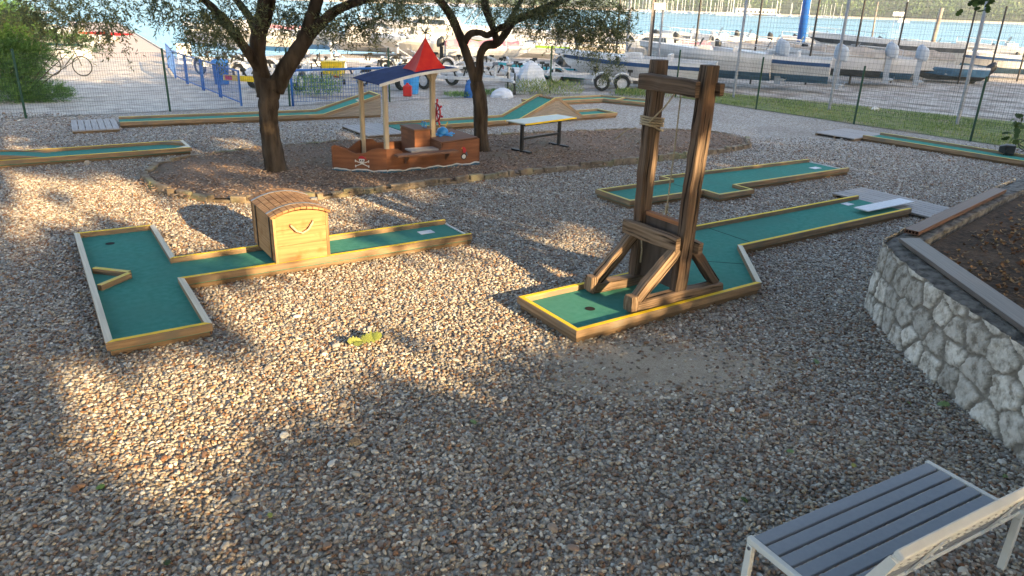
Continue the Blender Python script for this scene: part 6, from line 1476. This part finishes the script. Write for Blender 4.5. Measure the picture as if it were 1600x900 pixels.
STEP = SUN_DIR/SUN_DIR[2]
def lit_gap(P):
    g = P-STEP*P[:, 2:3]; px, py, zc = seen(g); r = np.zeros(len(P), bool)
    f1 = np.sin(g[:, 0]*3.1+2*np.sin(g[:, 1]*1.3))*np.sin(g[:, 1]*3.7+1.5*np.sin(g[:, 0]*1.7)); f2 = np.sin(g[:, 0]*8.3+g[:, 1]*2.1)*np.sin(g[:, 1]*7.1-g[:, 0]*1.3)
    f = (f1*.65+f2*.35)*.5+.5
    for poly, s in LIT: r |= (zc > 0) & inside(px, py, poly) & (f < (s*1.15-.12 if s < .9 else s))
    dist = (g[:, 1]-g[:, 0])*.707                      # beyond the yard the sun comes over the tree tops
    return r
names = ['tall', 'broad', 'leaning', 'bushy']
for i in range(7):
    u = -10.4+8.7*i; v = -17+random.uniform(-.6, .6); x, y = u*.707-v*.707, u*.707+v*.707
    tt = thing('shade_tree', 'leafy shade tree standing outside the picture, behind the viewer', 'tree', (x, y, 0), 0, 'row of shade trees behind the viewer')
    b = MB(); limb(b, [(0, 0, -.1, .34), (.1, .1, 1.5, .27), (-.05, .1, 3.2, .24), (.1, -.1, 5.5, .2), (0, 0, 9, .08)]); b.build('trunk', 'bark', tt, smooth=True)
    b = MB()
    for k in range(5): a = k*2.4; z = 4+k*1.2; limb(b, [(0, 0, z, .11), (math.cos(a)*1.1, math.sin(a)*1.1, z+.9, .07), (math.cos(a)*2.3, math.sin(a)*2.3, z+1.4, .03)], n=3, sides=6)
    b.build('limb', 'bark', tt)
    top = 11.4+random.uniform(-.8, .8)+(.8 if u > 8 else 0); n = 20000
    Pl = np.stack([rng.uniform(-1, 1, n)*4.75, rng.uniform(-1, 1, n)*2.1, rng.uniform(3.3, top, n)], 1)
    zt = (Pl[:, 2]-3.3)/(top-3.3); wdt = np.interp(zt, [0, .1, .8, 1], [.94, 1, .97, .6]); Pl[:, 0] *= wdt; Pl[:, 1] *= wdt
    Pw = np.stack([x+Pl[:, 0]*.707-Pl[:, 1]*-.707*-1, y+Pl[:, 0]*.707+Pl[:, 1]*.707, Pl[:, 2]], 1)
    px, py, zc = seen(Pw); vis = (zc > 0) & (px > -80) & (px < 1680) & (py > -80) & (py < 980)
    keep = ~vis & ~lit_gap(Pw); Pw = Pw[keep]-np.array([x, y, 0]); n = len(Pw)
    quads('crown', leaves(Pw, unit(n), rng.uniform(.26, .42, n), rng.uniform(.18, .28, n)), rng.uniform(0, 1, n), 'oak', tt)

# oak twigs reaching in from the right
def lobed(c, d, nrm, s):
    d = Vector(d).normalized(); n_ = Vector(nrm); n_ = (n_-d*n_.dot(d)).normalized(); x = d.cross(n_); out = []
    prof = [(0, .03), (.12, .16), (.2, .34), (.27, .2), (.38, .42), (.47, .24), (.6, .48), (.7, .26), (.82, .34), (.93, .2), (1, .03)]
    R_ = [c+d*t*s+x*w*s*.85+n_*(.10*s*math.sin(t*3)) for t, w in prof]; L_ = [c+d*t*s-x*w*s*.85+n_*(.10*s*math.sin(t*3)) for t, w in reversed(prof)]
    return R_, list(reversed(L_))
def oak_leaves(name, items, mt, parent=None, curl=0.0):
    b = MB(); t_ = []
    for c, d, nn, s in items:
        R_, L_ = lobed(Vector(c), d, nn, s)
        for i in range(len(R_)-1): b.poly([R_[i], R_[i+1], L_[i+1], L_[i]]); 
        tv = random.random(); t_ += [tv]*(len(R_)-1)
    return b.build(name, mt, parent, tint=t_)
oa = thing('oak_tree', 'oak with lobed leaves whose twigs dip into the right edge', 'tree', (10.2, 7.2, HW-.07))
OA = Vector(oa.location)
b = MB(); limb(b, [(0, 0, -.1, .3), (.1, .05, 1.2, .24), (.0, .2, 2.6, .2), (.3, .3, 4.2, .14)]); b.build('trunk', 'bark', oa, smooth=True)
ends = [far(1528, -12, 9.2), far(1543, -2, 9.3), far(1596, 196, 8.6), far(1606, 188, 8.6)]
b = MB(); limb(b, [(0, .2, 2.5, .12), *[(*(e_-OA), .03) for e_ in (ends[1]+Vector((1.2, .3, .7)),)], (*(ends[1]-OA), .012)], sides=7); limb(b, [(0, .1, 1.3, .08), (*(ends[3]-OA+Vector((.9, 0, .25))), .03), (*(ends[3]-OA), .008)], sides=7); b.build('limb', 'bark', oa)
it = []
for (x, y, Y, n, sp) in ((1522, 2, 9.2, 8, .12), (1540, 8, 9.3, 8, .12), (1552, -4, 9.3, 6, .1), (1592, 200, 8.6, 8, .13), (1600, 185, 8.6, 6, .12), (1580, 205, 8.6, 4, .06)):
    p = far(x, y, Y)-OA
    for k in range(n): it.append((p+Vector(rng.normal(0, sp*.5, 3)), rng.normal(0, 1, 3)+np.array([-.4, 0, -.5]), rng.normal(0, 1, 3)+np.array([0, -1, .5]), rng.uniform(.07, .12)))
for k in range(900):
    a = rng.uniform(0, 6.28); q = rng.uniform(0, 1)**.5*2.2; w_ = np.array([OA.x+1.2+math.cos(a)*q, OA.y-.6+math.sin(a)*q, rng.uniform(4.2, 5.8)])
    it.append((Vector(w_)-OA, rng.normal(0, 1, 3), rng.normal(0, 1, 3), rng.uniform(.1, .15)))
tg = oak_leaves('leaf_twigs', it, 'oak', oa)
def canopy(root, c, r, n, zmin):
    d = unit(n)*rng.uniform(.1, 1, (n, 1))**.45; Pw = np.array(c)+d*np.array(r); Pw = Pw[Pw[:, 2] > zmin]
    px, py, zc = seen(Pw); vis = (zc > 0) & (px > -120) & (px < 1720) & (py > -60) & (py < 980); Pw = Pw[~vis & ~lit_gap(Pw)]; n = len(Pw)
    quads('crown', leaves(Pw-np.array(root), unit(n), rng.uniform(.2, .36, n), rng.uniform(.15, .24, n)), rng.uniform(0, 1, n), 'oak', None).parent = root_ob
root_ob = oa; canopy(tuple(OA), (7.6, 3.4, 6.8), (5.8, 5.0, 2.0), 15000, 4.6)
ob_ = thing('oak_tree', 'big oak spreading its crown over the place of the viewer', 'tree', (-3.2, -3.4, 0)); root_ob = ob_
b = MB(); limb(b, [(0, 0, -.1, .42), (.1, .05, 1.4, .32), (.1, .2, 3.4, .28), (.4, .5, 5.6, .2)]); b.build('trunk', 'bark', ob_, smooth=True)
b = MB()
for a, l in ((.3, 4), (1.2, 4.4), (2.2, 4), (3.4, 3), (5, 3)): limb(b, [(.2, .3, 4.2, .16), (math.cos(a)*l*.5, math.sin(a)*l*.5+.3, 5.6, .1), (math.cos(a)*l, math.sin(a)*l+.3, 6.6, .04)], sides=7)
b.build('limb', 'bark', ob_, smooth=True)
canopy((-3.2, -3.4, 0), (-1.2, .6, 7.0), (8.6, 7.2, 2.2), 26000, 5.0)

# leaves lying on the ground
p = at(566, 533, .05)
o = oak_leaves('fallen_leaf', [(p+Vector((-.02, 0, .0)), (1, .35, .15), (0, -.5, 1), .2), (p, (-.9, -.35, .1), (.1, -.6, 1), .14), (p, (-.3, -1, .05), (0, -.4, 1), .13), (p+Vector((.06, .05, .02)), (.7, -.2, .2), (0, -.7, .8), .14), (p, (.2, .9, .25), (0, -.5, 1), .1)], 'fallen')
tag(o, 'big pale yellow green leaf sprig lying on the sunlit pebbles', 'leaf')
for (x, y, s, lab, mt) in ((1474, 633, .1, 'pale green lobed leaf lying near the foot of the stone wall', 'fallen_green'), (1275, 566, .09, 'pale green leaf among pebbles between the guillotine lane and wall', 'fallen_green'), (1234, 706, .06, 'small green leaf on dark pebbles above the bench', 'fallen_green'),
                           (1163, 782, .06, 'small dark green leaf left of the bench seat', 'oak'), (262, 880, .06, 'green leaf near the bottom edge on the left', 'oak'), (157, 762, .06, 'green leaf among pebbles at the edge of the left shadow', 'fallen_green'), (740, 660, .06, 'pale green leaf on the shaded pebbles in mid foreground', 'fallen_green'), (376, 616, .06, 'yellowish leaf on the pebbles below the wide head of the lane', 'fallen'),
                           (422, 806, .05, 'orange brown leaf on the foreground pebbles', 'fallen'), (1334, 728, .06, 'tan lobed leaf just above the bench', 'fallen'), (1570, 745, .05, 'green leaf right of the bench end', 'fallen_green'), (1420, 630, .05, 'small green leaf close to the wall foot', 'fallen_green')):
    p = at(x, y, .02); a = random.uniform(0, 6.28)
    o = oak_leaves('fallen_leaf', [(p-Vector((math.cos(a), math.sin(a), 0))*s*.5, (math.cos(a), math.sin(a), .15), (.2, -.4, 1), s)], mt); tag(o, lab, 'leaf')
